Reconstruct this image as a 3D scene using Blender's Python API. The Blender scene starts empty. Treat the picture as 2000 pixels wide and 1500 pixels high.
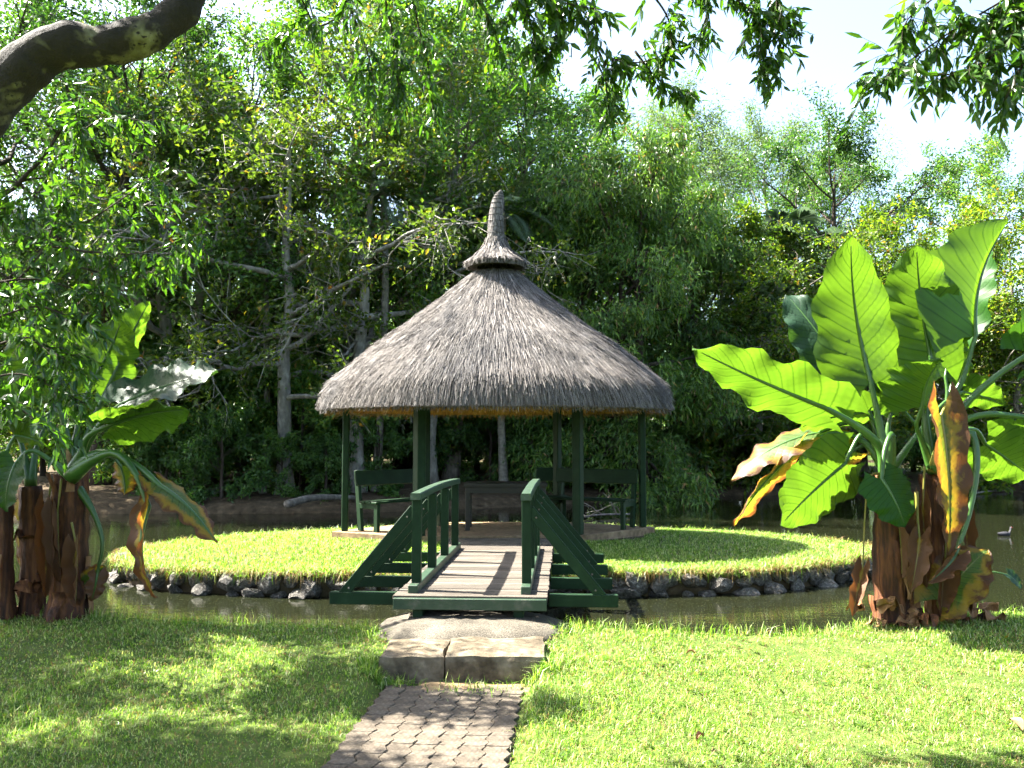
import bpy, bmesh, math, random
import numpy as np
from mathutils import Vector, Matrix, Euler

SC = bpy.context.scene
COL = SC.collection
R = math.radians

# ------------------------------------------------------------------ camera, sky, sun, exposure
EYE = 1.40                      # the bridge deck is z = 0, the camera stands 1.82 m above the path
FPX = 1650.0                    # focal length in pixels of the 2000 px wide photograph
PITCH = math.atan(110 / FPX)
cam_d = bpy.data.cameras.new('camera')
cam_d.sensor_width = 36.0
cam_d.lens = 36.0 * FPX / 2000.0
cam_d.clip_end = 1500.0
cam = bpy.data.objects.new('camera', cam_d)
COL.objects.link(cam)
cam.location = (0, 0, EYE)
cam.rotation_euler = (math.pi / 2 + PITCH, 0, 0)
SC.camera = cam

SUN_AZ, SUN_EL = R(-74.0), R(49.8)
TO_SUN = Vector((math.sin(SUN_AZ) * math.cos(SUN_EL), math.cos(SUN_AZ) * math.cos(SUN_EL), math.sin(SUN_EL)))
world = bpy.data.worlds.new('World')
SC.world = world
world.use_nodes = True
wn = world.node_tree
sky = wn.nodes.new('ShaderNodeTexSky')
sky.sky_type = 'NISHITA'
sky.sun_disc = False
sky.sun_elevation = SUN_EL
sky.sun_rotation = SUN_AZ
sky.dust_density = 3.0
sky.air_density = 1.0
sky.ozone_density = 1.0
wn.links.new(sky.outputs[0], wn.nodes['Background'].inputs[0])
wn.nodes['Background'].inputs[1].default_value = 0.068
sun_d = bpy.data.lights.new('sun', 'SUN')
sun_d.energy = 5.0
sun_d.angle = R(0.53)
sun_d.color = (1.0, 0.95, 0.86)
sun = bpy.data.objects.new('sun', sun_d)
COL.objects.link(sun)
sun.rotation_euler = (-TO_SUN).to_track_quat('-Z', 'Y').to_euler()
sun.location = (-20, 10, 30)

SC.view_settings.view_transform = 'Standard'
SC.view_settings.look = 'None'
SC.view_settings.gamma = 1.0
SC.view_settings.use_curve_mapping = False
SC.view_settings.exposure = 3.2
SC.cycles.max_bounces = 4
SC.cycles.diffuse_bounces = 2
SC.cycles.glossy_bounces = 2
SC.cycles.transmission_bounces = 4
SC.cycles.transparent_max_bounces = 4
SC.cycles.caustics_reflective = False
SC.cycles.caustics_refractive = False
SC.cycles.use_denoising = True
SC.cycles.use_adaptive_sampling = True
SC.cycles.adaptive_threshold = 0.03
try:
    SC.cycles.denoiser = 'OPENIMAGEDENOISE'
    SC.cycles.denoising_input_passes = 'RGB_ALBEDO_NORMAL'
    SC.cycles.denoising_prefilter = 'FAST'
except Exception:
    pass

# ------------------------------------------------------------------ helpers
def ray(px, py):
    u, v = (px - 1000) / FPX, (750 - py) / FPX
    c, s = math.cos(PITCH), math.sin(PITCH)
    return np.array((u, c - v * s, s + v * c))

def at(px, py, Y):                # the place at depth Y that the photograph shows at that pixel
    d = ray(px, py)
    return Vector(d * (Y / d[1])) + Vector((0, 0, EYE))

def on(px, py, z):                # the same on a level plane
    d = ray(px, py)
    return Vector(d * ((z - EYE) / d[2])) + Vector((0, 0, EYE))

def new_mesh(name, V, F, uv=None, smooth=False):
    """V (n,3) array; F a list of (m,k) index arrays; uv an (n,2) array per vertex"""
    me = bpy.data.meshes.new(name)
    V = np.asarray(V, dtype=np.float32)
    F = [np.asarray(f, dtype=np.int32) for f in F if len(f)]
    nl = sum(f.size for f in F)
    npoly = sum(len(f) for f in F)
    me.vertices.add(len(V))
    me.vertices.foreach_set('co', V.ravel())
    me.loops.add(nl)
    li = np.concatenate([f.ravel() for f in F])
    me.loops.foreach_set('vertex_index', li)
    me.polygons.add(npoly)
    starts, k = [], 0
    for f in F:
        starts.append(k + np.arange(len(f), dtype=np.int32) * f.shape[1])
        k += f.size
    me.polygons.foreach_set('loop_start', np.concatenate(starts).astype(np.int32))
    me.polygons.foreach_set('use_smooth', np.full(npoly, bool(smooth), dtype=bool))
    if uv is not None:
        lay = me.uv_layers.new(name='UVMap')
        lay.data.foreach_set('uv', np.asarray(uv, dtype=np.float32)[li].ravel())
    me.update(calc_edges=True)
    me.validate()
    return me

class MB:
    """collects shapes for one mesh"""
    def __init__(self):
        self.V, self.F3, self.F4, self.n, self.UV = [], [], [], 0, []
    def add(self, V, F, uv=None):
        V = np.asarray(V, dtype=np.float64).reshape(-1, 3)
        F = np.asarray(F, dtype=np.int64)
        (self.F3 if F.shape[1] == 3 else self.F4).append(F + self.n)
        self.V.append(V)
        self.UV.append(np.zeros((len(V), 2)) if uv is None else np.asarray(uv))
        self.n += len(V)
    def addmany(self, V, Fs):
        V = np.asarray(V, dtype=np.float64).reshape(-1, 3)
        for F in Fs:
            F = np.asarray(F, dtype=np.int64)
            (self.F3 if F.shape[1] == 3 else self.F4).append(F + self.n)
        self.V.append(V)
        self.UV.append(np.zeros((len(V), 2)))
        self.n += len(V)
    def box(self, c, s, M=None, bev=0.0):
        """bevelled box: c centre, s full size, M 3x3"""
        hx, hy, hz = s[0] / 2, s[1] / 2, s[2] / 2
        if bev <= 0:
            V = np.array([(x, y, z) for x in (-hx, hx) for y in (-hy, hy) for z in (-hz, hz)])
            F = [(0, 1, 3, 2), (4, 6, 7, 5), (0, 4, 5, 1), (2, 3, 7, 6), (0, 2, 6, 4), (1, 5, 7, 3)]
            Fs = [np.array(F)]
        else:
            bm = bmesh.new()
            bmesh.ops.create_cube(bm, size=1.0)
            bmesh.ops.scale(bm, vec=s, verts=bm.verts)
            bmesh.ops.bevel(bm, geom=bm.edges[:], offset=min(bev, min(s) * 0.4), segments=1, affect='EDGES', profile=0.5)
            bm.verts.index_update()
            V = np.array([v.co[:] for v in bm.verts])
            t3 = [[v.index for v in f.verts] for f in bm.faces if len(f.verts) == 3]
            t4 = [[v.index for v in f.verts] for f in bm.faces if len(f.verts) == 4]
            bm.free()
            Fs = [np.array(f) for f in (t3, t4) if f]
        if M is not None:
            V = V @ np.asarray(M).T
        self.addmany(V + np.asarray(c), Fs)
    def beam(self, a, b, w, h, up=(0, 0, 1), bev=0.004):
        """a rectangular timber from a to b; w across, h along up"""
        a, b = np.array(a, float), np.array(b, float)
        d = b - a
        L = np.linalg.norm(d)
        d /= L
        up = np.array(up, float)
        x = np.cross(d, up)
        x /= np.linalg.norm(x)
        z = np.cross(x, d)
        self.box((a + b) / 2, (w, L, h), np.stack([x, d, z], 1), bev)
    def tube(self, P, Rd, seg=8, cap=True, ell=None):
        P = np.asarray(P, float)
        n = len(P)
        Rd = np.broadcast_to(np.asarray(Rd, float), (n,))
        T = np.gradient(P, axis=0)
        T /= np.linalg.norm(T, axis=1)[:, None] + 1e-9
        ref = np.array((0, 0, 1.0)) if abs(T[0][2]) < 0.9 else np.array((1.0, 0, 0))
        N = np.cross(T[0], ref)
        N /= np.linalg.norm(N)
        rings = []
        a = np.arange(seg) * 2 * math.pi / seg
        for i in range(n):
            N = N - T[i] * N.dot(T[i])
            N /= np.linalg.norm(N) + 1e-9
            B = np.cross(T[i], N)
            rings.append(P[i] + Rd[i] * (np.cos(a)[:, None] * N + np.sin(a)[:, None] * B))
        V = np.concatenate(rings)
        i = np.arange(n - 1)[:, None] * seg
        j = np.arange(seg)[None]
        k = (j + 1) % seg
        F = np.stack([i + j, i + k, i + seg + k, i + seg + j], -1).reshape(-1, 4)
        uv = np.stack([np.tile(np.arange(seg) / seg, n), np.repeat(np.linspace(0, 1, n), seg)], 1)
        self.add(V, F, uv)
        if cap:
            for r, s in ((0, -1), (n - 1, 1)):
                c = self.n
                self.V.append(P[r][None])
                self.UV.append(np.zeros((1, 2)))
                base = c - n * seg - (0 if r == 0 else 1)
                idx = base + r * seg + np.arange(seg)
                nx = base + r * seg + (np.arange(seg) + 1) % seg
                f = np.stack([np.full(seg, c), idx, nx] if s > 0 else [np.full(seg, c), nx, idx], 1)
                self.F3.append(f)
                self.n += 1
    def build(self, name, mat, parent=None, smooth=False, uv=False):
        V = np.concatenate(self.V)
        F = []
        if self.F4: F.append(np.concatenate(self.F4))
        if self.F3: F.append(np.concatenate(self.F3))
        me = new_mesh(name, V, F, np.concatenate(self.UV) if uv else None, smooth)
        return link(name, me, mat, parent)

def link(name, me, mat=None, parent=None):
    if mat is not None and not me.materials:
        me.materials.append(mat)
    o = bpy.data.objects.new(name, me)
    COL.objects.link(o)
    if parent is not None:
        o.parent = parent
    return o

def tag(o, label=None, cat=None, group=None, kind=None):
    if label: o['label'] = label
    if cat: o['category'] = cat
    if group: o['group'] = group
    if kind: o['kind'] = kind
    return o

def thing(name, label, cat, loc=(0, 0, 0), rz=0.0, group=None, sc=1.0):
    o = bpy.data.objects.new(name, None)
    o.empty_display_size = 0.2
    COL.objects.link(o)
    o.location = loc
    o.rotation_euler = (0, 0, rz)
    o.scale = (sc, sc, sc) if np.isscalar(sc) else sc
    return tag(o, label, cat, group)

def copy_tree(src, parent=None):
    c = src.copy()
    COL.objects.link(c)
    c.parent = parent
    for ch in list(src.children):
        copy_tree(ch, c)
    return c

def spline(P, n):
    """Catmull-Rom through P, n samples"""
    P = np.asarray(P, float)
    if len(P) == 2:
        t = np.linspace(0, 1, n)[:, None]
        return P[0] * (1 - t) + P[1] * t
    Q = np.vstack([2 * P[0] - P[1], P, 2 * P[-1] - P[-2]])
    out = []
    for s in np.linspace(0, len(P) - 1 - 1e-9, n):
        i = int(s)
        t = s - i
        p0, p1, p2, p3 = Q[i:i + 4]
        out.append(0.5 * (2 * p1 + (p2 - p0) * t + (2 * p0 - 5 * p1 + 4 * p2 - p3) * t * t + (3 * p1 - p0 - 3 * p2 + p3) * t ** 3))
    return np.array(out)

def unit(A):
    A = np.asarray(A, float)
    return A / (np.linalg.norm(A, axis=-1, keepdims=True) + 1e-9)

def leaf_arrays(C, A, N, L, W, detail=0, fold=0.18, bend=0.0):
    """leaf blades as meshes: C base points, A axes, N normals"""
    n = len(C)
    A = unit(A)
    N = unit(N - A * (N * A).sum(1)[:, None])
    S = np.cross(A, N)
    L = np.broadcast_to(np.asarray(L, float), (n,))[:, None]
    W = np.broadcast_to(np.asarray(W, float), (n,))[:, None]
    if detail == 0:
        mid = C + A * L * 0.45 - N * L * bend * 0.3
        V = np.stack([C, mid + S * W / 2 + N * W * fold, C + A * L - N * L * bend, mid - S * W / 2 + N * W * fold], 1).reshape(-1, 3)
        b = np.arange(n)[:, None] * 4
        F = np.concatenate([b + np.array([[0, 1, 2]]), b + np.array([[0, 2, 3]])])
        return V, [F]
    m1 = C + A * L * 0.28 - N * L * bend * 0.15
    m2 = C + A * L * 0.65 - N * L * bend * 0.5
    V = np.stack([C, m1 + S * W * 0.46 + N * W * fold, m2 + S * W * 0.38 + N * W * fold, C + A * L - N * L * bend,
                  m2 - S * W * 0.38 + N * W * fold, m1 - S * W * 0.46 + N * W * fold, m1, m2], 1).reshape(-1, 3)
    b = np.arange(n)[:, None] * 8
    Q = np.concatenate([b + np.array([[6, 1, 2, 7]]), b + np.array([[6, 7, 4, 5]])])
    T = np.concatenate([b + np.array([[0, 1, 6]]), b + np.array([[0, 6, 5]]), b + np.array([[7, 2, 3]]), b + np.array([[7, 3, 4]])])
    return V, [Q, T]

# ------------------------------------------------------------------ materials
def nodes(name):
    m = bpy.data.materials.new(name)
    m.use_nodes = True
    nt = m.node_tree
    b = nt.nodes['Principled BSDF']
    return m, nt, b, nt.nodes['Material Output']

def N(nt, t, **kw):
    n = nt.nodes.new(t)
    for k, v in kw.items():
        setattr(n, k, v)
    return n

def ramp(nt, cols, fac=None, interp='LINEAR'):
    r = N(nt, 'ShaderNodeValToRGB')
    e = r.color_ramp.elements
    r.color_ramp.interpolation = interp
    while len(e) < len(cols):
        e.new(0.5)
    for k, (p, c) in enumerate(cols):
        e[k].position = p
        e[k].color = (*c, 1)
    if fac is not None:
        nt.links.new(fac, r.inputs[0])
    return r

def noise(nt, scale, detail=4, rough=0.55, vec=None, dist=0.0):
    n = N(nt, 'ShaderNodeTexNoise')
    n.inputs['Scale'].default_value = scale
    n.inputs['Detail'].default_value = detail
    n.inputs['Roughness'].default_value = rough
    n.inputs['Distortion'].default_value = dist
    if vec is not None:
        nt.links.new(vec, n.inputs['Vector'])
    return n

def coords(nt, scale=(1, 1, 1), kind='Object'):
    tc = N(nt, 'ShaderNodeTexCoord')
    mp = N(nt, 'ShaderNodeMapping')
    mp.inputs['Scale'].default_value = scale
    nt.links.new(tc.outputs[kind], mp.inputs[0])
    return mp.outputs[0]

def mixc(nt, fac, a, b, mode='MIX'):
    m = N(nt, 'ShaderNodeMix', data_type='RGBA', blend_type=mode)
    for sock, v in ((m.inputs[0], fac), (m.inputs[6], a), (m.inputs[7], b)):
        if isinstance(v, (int, float)):
            sock.default_value = v
        elif isinstance(v, (tuple, list)):
            sock.default_value = (*v, 1)
        else:
            nt.links.new(v, sock)
    return m.outputs[2]

def math_n(nt, op, a, b=None, clamp=False):
    m = N(nt, 'ShaderNodeMath', operation=op, use_clamp=clamp)
    for i, v in enumerate((a, b)):
        if v is None: continue
        if isinstance(v, (int, float)): m.inputs[i].default_value = v
        else: nt.links.new(v, m.inputs[i])
    return m.outputs[0]

def bump(nt, b, h, strength=0.4, dist=0.02):
    bp = N(nt, 'ShaderNodeBump')
    bp.inputs['Strength'].default_value = strength
    bp.inputs['Distance'].default_value = dist
    nt.links.new(h, bp.inputs['Height'])
    nt.links.new(bp.outputs[0], b.inputs['Normal'])

def noisy(name, cols, scale=8, stretch=(1, 1, 1), rough=0.8, bstr=0.4, bdist=0.02, spec=0.3, kind='Object', scale2=None, detail=5):
    m, nt, b, out = nodes(name)
    v = coords(nt, stretch, kind)
    n = noise(nt, scale, detail, 0.6, v)
    r = ramp(nt, cols, n.outputs[0])
    c = r.outputs[0]
    if scale2:
        n2 = noise(nt, scale2, 3, 0.5, v)
        c = mixc(nt, 1.0, c, ramp(nt, [(0.3, (0.55,) * 3), (0.7, (1.1,) * 3)], n2.outputs[0]).outputs[0], 'MULTIPLY')
    oi = N(nt, 'ShaderNodeObjectInfo')
    k = ramp(nt, [(0, (0.85,) * 3), (1, (1.12,) * 3)], oi.outputs['Random'])
    c = mixc(nt, 1.0, c, k.outputs[0], 'MULTIPLY')
    nt.links.new(c, b.inputs['Base Color'])
    b.inputs['Roughness'].default_value = rough
    b.inputs['Specular IOR Level'].default_value = spec
    if bstr:
        nf = noise(nt, scale * 3, 6, 0.65, v)
        bump(nt, b, nf.outputs[0], bstr, bdist)
    return m

def leafmat(name, cols, transl=0.4, tcol=(1.5, 1.6, 0.7), rough=0.42, spec=0.36, obj_var=True):
    """thin leaves: a gloss coat, diffuse, and light that comes through"""
    m, nt, b, out = nodes(name)
    g = N(nt, 'ShaderNodeNewGeometry')
    r = ramp(nt, cols, g.outputs['Random Per Island'])
    c = r.outputs[0]
    if obj_var:
        oi = N(nt, 'ShaderNodeObjectInfo')
        k = ramp(nt, [(0, (0.78, 0.80, 0.8)), (0.5, (1, 1, 1)), (1, (1.25, 1.18, 1.0))], oi.outputs['Random'])
        c = mixc(nt, 1.0, c, k.outputs[0], 'MULTIPLY')
    nt.links.new(c, b.inputs['Base Color'])
    b.inputs['Roughness'].default_value = rough
    b.inputs['Specular IOR Level'].default_value = spec
    t = N(nt, 'ShaderNodeBsdfTranslucent')
    nt.links.new(mixc(nt, 1.0, c, tcol, 'MULTIPLY'), t.inputs[0])
    mx = N(nt, 'ShaderNodeMixShader')
    mx.inputs[0].default_value = transl
    nt.links.new(b.outputs[0], mx.inputs[1])
    nt.links.new(t.outputs[0], mx.inputs[2])
    nt.links.new(mx.outputs[0], out.inputs[0])
    return m

M = {}
M['green_paint'] = noisy('green_paint', [(0.3, (0.006, 0.020, 0.008)), (0.6, (0.009, 0.029, 0.011)), (0.78, (0.018, 0.040, 0.018)), (0.9, (0.05, 0.06, 0.035))], 6, (1, 1, 1), 0.55, 0.15, 0.004, 0.16)
M['green_worn'] = noisy('green_worn', [(0.3, (0.008, 0.028, 0.012)), (0.52, (0.014, 0.038, 0.017)), (0.66, (0.05, 0.06, 0.04)), (0.85, (0.12, 0.12, 0.095))], 9, (1, 1, 1), 0.5, 0.25, 0.004, 0.5)
M['rail_top'] = noisy('rail_top', [(0.3, (0.014, 0.042, 0.018)), (0.6, (0.035, 0.065, 0.038)), (0.8, (0.13, 0.15, 0.115))], 14, (1, 1, 1), 0.4, 0.2, 0.004, 0.5)
M['plank'] = noisy('plank', [(0.2, (0.052, 0.043, 0.033)), (0.5, (0.10, 0.086, 0.069)), (0.8, (0.165, 0.145, 0.12))], 5, (1.2, 14, 14), 0.85, 0.5, 0.006, 0.15, scale2=0.6)
M['dark_wood'] = noisy('dark_wood', [(0.2, (0.012, 0.012, 0.01)), (0.8, (0.03, 0.028, 0.022))], 6, (1, 6, 6), 0.55, 0.3, 0.005, 0.4)
M['concrete_tan'] = noisy('concrete_tan', [(0.2, (0.15, 0.105, 0.06)), (0.55, (0.23, 0.165, 0.095)), (0.85, (0.31, 0.235, 0.15))], 3, (1, 1, 1), 0.9, 0.5, 0.01, 0.15, scale2=14)
M['asphalt'] = noisy('asphalt', [(0.25, (0.065, 0.058, 0.045)), (0.55, (0.13, 0.115, 0.09)), (0.85, (0.20, 0.18, 0.145))], 60, (1, 1, 1), 0.95, 1.0, 0.012, 0.15, scale2=4, detail=8)
M['stone_step'] = noisy('stone_step', [(0.3, (0.04, 0.031, 0.02)), (0.5, (0.13, 0.105, 0.07)), (0.72, (0.25, 0.21, 0.15))], 4, (1, 1, 1), 0.92, 0.8, 0.02, 0.15, scale2=18, detail=8)
M['paver'] = noisy('paver', [(0.2, (0.075, 0.061, 0.045)), (0.55, (0.115, 0.096, 0.073)), (0.85, (0.165, 0.14, 0.11))], 7, (1, 1, 1), 0.95, 0.9, 0.006, 0.12, scale2=50, detail=8)
M['rock'] = noisy('rock', [(0.28, (0.035, 0.03, 0.024)), (0.44, (0.11, 0.10, 0.086)), (0.58, (0.20, 0.188, 0.165)), (0.70, (0.38, 0.36, 0.33))], 5, (1, 1, 1), 0.85, 1.0, 0.04, 0.25, scale2=20, detail=9)
M['soil'] = noisy('soil', [(0.25, (0.025, 0.018, 0.010)), (0.6, (0.06, 0.045, 0.026)), (0.85, (0.10, 0.075, 0.045))], 4, (1, 1, 1), 0.95, 0.8, 0.03, 0.1, scale2=0.5, detail=8)
M['thatch_base'] = noisy('thatch_base', [(0.2, (0.03, 0.026, 0.023)), (0.7, (0.08, 0.072, 0.062))], 14, (1, 1, 1), 0.95, 0.8, 0.03, 0.1)
M['thatch_under'] = noisy('thatch_under', [(0.2, (0.16, 0.085, 0.028)), (0.7, (0.36, 0.20, 0.07))], 20, (1, 1, 0.15), 0.9, 0.8, 0.03, 0.1)
M['bark_grey'] = noisy('bark_grey', [(0.25, (0.06, 0.05, 0.04)), (0.5, (0.14, 0.125, 0.10)), (0.7, (0.26, 0.245, 0.21))], 6, (1, 1, 0.35), 0.9, 0.9, 0.04, 0.15, detail=7)
M['bark_dark'] = noisy('bark_dark', [(0.25, (0.022, 0.017, 0.012)), (0.55, (0.06, 0.048, 0.036)), (0.8, (0.13, 0.115, 0.09))], 7, (1, 1, 0.3), 0.9, 0.9, 0.04, 0.15, detail=7)
M['bark_silver'] = noisy('bark_silver', [(0.25, (0.10, 0.092, 0.075)), (0.5, (0.19, 0.18, 0.155)), (0.7, (0.32, 0.31, 0.27))], 6, (1, 1, 0.6), 0.9, 0.7, 0.03, 0.15, detail=6)
M['bark_pale'] = noisy('bark_pale', [(0.25, (0.08, 0.072, 0.055)), (0.5, (0.16, 0.15, 0.12)), (0.75, (0.26, 0.245, 0.21))], 6, (1, 1, 2.0), 0.88, 0.6, 0.02, 0.15, detail=6)

def straw_mat(name, cols, rough=0.75):
    m, nt, b, out = nodes(name)
    g = N(nt, 'ShaderNodeNewGeometry')
    r = ramp(nt, cols, g.outputs['Random Per Island'])
    v = coords(nt)
    big = noise(nt, 0.9, 4, 0.6, v)
    k = ramp(nt, [(0.32, (0.52, 0.53, 0.55)), (0.5, (0.86, 0.84, 0.82)), (0.68, (1.08, 1.03, 0.98))], big.outputs[0])
    nt.links.new(mixc(nt, 1.0, r.outputs[0], k.outputs[0], 'MULTIPLY'), b.inputs['Base Color'])
    b.inputs['Roughness'].default_value = rough
    b.inputs['Specular IOR Level'].default_value = 0.25
    return m
M['thatch'] = straw_mat('thatch', [(0.0, (0.052, 0.046, 0.042)), (0.35, (0.113, 0.104, 0.097)), (0.7, (0.182, 0.17, 0.16)), (1.0, (0.33, 0.31, 0.295))])
M['straw_gold'] = straw_mat('straw_gold', [(0.0, (0.20, 0.10, 0.03)), (0.5, (0.38, 0.21, 0.07)), (1.0, (0.52, 0.33, 0.13))])

# limb with pale lichen patches
m, nt, b, out = nodes('bark_lichen')
v = coords(nt, (1, 1, 1))
n1 = noise(nt, 9, 7, 0.65, v)
n2 = noise(nt, 4.2, 3, 0.5, v, 0.5)
n3 = noise(nt, 30, 4, 0.6, v)
bk = ramp(nt, [(0.3, (0.006, 0.004, 0.003)), (0.6, (0.018, 0.012, 0.007)), (0.8, (0.04, 0.028, 0.018))], n1.outputs[0])
lf = ramp(nt, [(0.53, (0, 0, 0)), (0.62, (1, 1, 1))], n2.outputs[0])
cr = ramp(nt, [(0.38, (0, 0, 0)), (0.45, (1, 1, 1))], n3.outputs[0])
fac = mixc(nt, 1.0, lf.outputs[0], cr.outputs[0], 'MULTIPLY')
lc = ramp(nt, [(0.35, (0.085, 0.075, 0.028)), (0.7, (0.21, 0.20, 0.12))], n1.outputs[0])
nt.links.new(mixc(nt, fac, bk.outputs[0], lc.outputs[0]), b.inputs['Base Color'])
b.inputs['Roughness'].default_value = 0.9
bump(nt, b, n1.outputs[0], 1.0, 0.03)
M['bark_lichen'] = m

# pond: murky water with small ripples
m, nt, b, out = nodes('pond_water')
v = coords(nt, (0.7, 3.0, 1))
n1 = noise(nt, 2.2, 4, 0.55, v, 0.6)
n2 = noise(nt, 9.0, 2, 0.5, v)
b.inputs['Base Color'].default_value = (0.009, 0.0105, 0.005, 1)
b.inputs['Roughness'].default_value = 0.04
b.inputs['IOR'].default_value = 1.33
b.inputs['Specular IOR Level'].default_value = 0.5
h = math_n(nt, 'ADD', n1.outputs[0], math_n(nt, 'MULTIPLY', n2.outputs[0], 0.12))
bump(nt, b, h, 0.10, 0.04)
M['water'] = m

# leaves
M['grass'] = leafmat('grass', [(0, (0.055, 0.14, 0.009)), (0.35, (0.11, 0.22, 0.016)), (0.60, (0.19, 0.31, 0.045)), (0.82, (0.37, 0.45, 0.17)), (1, (0.60, 0.57, 0.40))], 0.48, (1.2, 1.35, 0.4), 0.45, 0.4, False)
M['dry_grass'] = leafmat('dry_grass', [(0, (0.12, 0.07, 0.025)), (0.6, (0.25, 0.17, 0.07)), (1, (0.16, 0.18, 0.04))], 0.3, (1.2, 1.1, 0.6), 0.6, 0.3, False)
M['leaf_mid'] = leafmat('leaf_mid', [(0, (0.029, 0.078, 0.019)), (0.5, (0.062, 0.143, 0.030)), (0.9, (0.110, 0.209, 0.040)), (1, (0.238, 0.209, 0.035))], 0.42, (1.7, 1.8, 0.55))
M['leaf_deep'] = leafmat('leaf_deep', [(0, (0.023, 0.065, 0.017)), (0.6, (0.052, 0.121, 0.026)), (1, (0.094, 0.173, 0.031))], 0.36, (1.6, 1.8, 0.6), 0.35)
M['leaf_almond'] = leafmat('leaf_almond', [(0, (0.035, 0.07, 0.016)), (0.6, (0.075, 0.125, 0.024)), (0.92, (0.115, 0.17, 0.026)), (0.97, (0.16, 0.16, 0.02)), (1.0, (0.20, 0.09, 0.03))], 0.48, (1.6, 1.6, 0.45), 0.36)
M['leaf_bright'] = leafmat('leaf_bright', [(0, (0.035, 0.08, 0.013)), (0.5, (0.078, 0.145, 0.02)), (0.92, (0.145, 0.21, 0.03)), (0.975, (0.20, 0.17, 0.03)), (1, (0.22, 0.09, 0.03))], 0.52, (1.6, 1.6, 0.45), 0.34)
M['leaf_pale'] = leafmat('leaf_pale', [(0, (0.062, 0.112, 0.037)), (0.6, (0.106, 0.175, 0.056)), (1, (0.163, 0.237, 0.075))], 0.45, (1.5, 1.6, 0.7), 0.5)
M['leaf_droop'] = leafmat('leaf_droop', [(0, (0.031, 0.080, 0.017)), (0.6, (0.072, 0.150, 0.027)), (0.94, (0.124, 0.211, 0.032)), (0.965, (0.16, 0.11, 0.05)), (1, (0.22, 0.15, 0.08))], 0.38, (1.6, 1.7, 0.6), 0.36)
M['leaf_near'] = leafmat('leaf_near', [(0, (0.020, 0.055, 0.012)), (0.6, (0.045, 0.105, 0.018)), (1, (0.08, 0.16, 0.025))], 0.46, (1.7, 1.9, 0.4), 0.27, 0.6, False)
M['leaf_palm'] = leafmat('leaf_palm', [(0, (0.04, 0.075, 0.035)), (1, (0.08, 0.13, 0.06))], 0.3, (1.5, 1.6, 0.8), 0.4)
M['dead_leaf'] = leafmat('dead_leaf', [(0, (0.07, 0.035, 0.014)), (0.6, (0.17, 0.085, 0.03)), (1, (0.30, 0.19, 0.09))], 0.25, (1.4, 1.1, 0.6), 0.7, 0.2, False)

def ear_mat(name, base, tcol, age=0.0, transl=0.55, rough=0.35, spec=0.5):
    """big arum leaf: side veins, and for old leaves yellow and burnt blotches growing in from the edge"""
    m, nt, b, out = nodes(name)
    uv = N(nt, 'ShaderNodeUVMap')
    sp = N(nt, 'ShaderNodeSeparateXYZ')
    nt.links.new(uv.outputs[0], sp.inputs[0])
    au = math_n(nt, 'ABSOLUTE', sp.outputs[0])
    ph = math_n(nt, 'SUBTRACT', math_n(nt, 'MULTIPLY', sp.outputs[1], 11.0), math_n(nt, 'MULTIPLY', au, 2.6))
    fr = math_n(nt, 'FRACT', math_n(nt, 'ADD', ph, 20.0))
    tri = math_n(nt, 'ABSOLUTE', math_n(nt, 'SUBTRACT', fr, 0.5))
    vein = ramp(nt, [(0.0, (0.42, 0.52, 0.4)), (0.09, (1, 1, 1)), (0.3, (1, 1, 1)), (0.5, (0.90, 0.92, 0.9))], tri)
    tc = coords(nt, (1, 1, 1))
    nz = noise(nt, 2.5, 5, 0.6, tc)
    var = ramp(nt, [(0.3, (0.82, 0.86, 0.8)), (0.7, (1.12, 1.08, 1.1))], nz.outputs[0])
    c = mixc(nt, 1.0, base, var.outputs[0], 'MULTIPLY')
    c = mixc(nt, 1.0, c, vein.outputs[0], 'MULTIPLY')
    t = mixc(nt, 1.0, mixc(nt, 1.0, tcol, var.outputs[0], 'MULTIPLY'), vein.outputs[0], 'MULTIPLY')
    if age > 0:
        nb = noise(nt, 5.0, 6, 0.65, tc, 0.8)
        f = math_n(nt, 'ADD', math_n(nt, 'MULTIPLY', au, 0.55), math_n(nt, 'MULTIPLY', nb.outputs[0], 0.9))
        f = math_n(nt, 'ADD', f, math_n(nt, 'MULTIPLY', sp.outputs[1], 0.22))
        f = math_n(nt, 'ADD', f, age - 0.55)
        yl = ramp(nt, [(0.50, (0, 0, 0)), (0.66, (1, 1, 1))], f)
        bn = ramp(nt, [(0.72, (0, 0, 0)), (0.84, (1, 1, 1))], f)
        c = mixc(nt, yl.outputs[0], c, (0.24, 0.155, 0.014))
        t = mixc(nt, yl.outputs[0], t, (0.46, 0.28, 0.02))
        c = mixc(nt, bn.outputs[0], c, (0.085, 0.036, 0.012))
        t = mixc(nt, bn.outputs[0], t, (0.20, 0.07, 0.015))
    nt.links.new(c, b.inputs['Base Color'])
    b.inputs['Roughness'].default_value = rough
    b.inputs['Specular IOR Level'].default_value = spec
    bump(nt, b, vein.outputs[0], 0.25, 0.01)
    tr = N(nt, 'ShaderNodeBsdfTranslucent')
    nt.links.new(t, tr.inputs[0])
    mx = N(nt, 'ShaderNodeMixShader')
    mx.inputs[0].default_value = transl
    nt.links.new(b.outputs[0], mx.inputs[1])
    nt.links.new(tr.outputs[0], mx.inputs[2])
    nt.links.new(mx.outputs[0], out.inputs[0])
    return m
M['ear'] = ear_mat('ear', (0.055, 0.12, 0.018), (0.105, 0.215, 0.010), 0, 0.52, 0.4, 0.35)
M['ear_teal'] = ear_mat('ear_teal', (0.018, 0.052, 0.026), (0.05, 0.12, 0.012), 0, 0.3, 0.5, 0.3)
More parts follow.
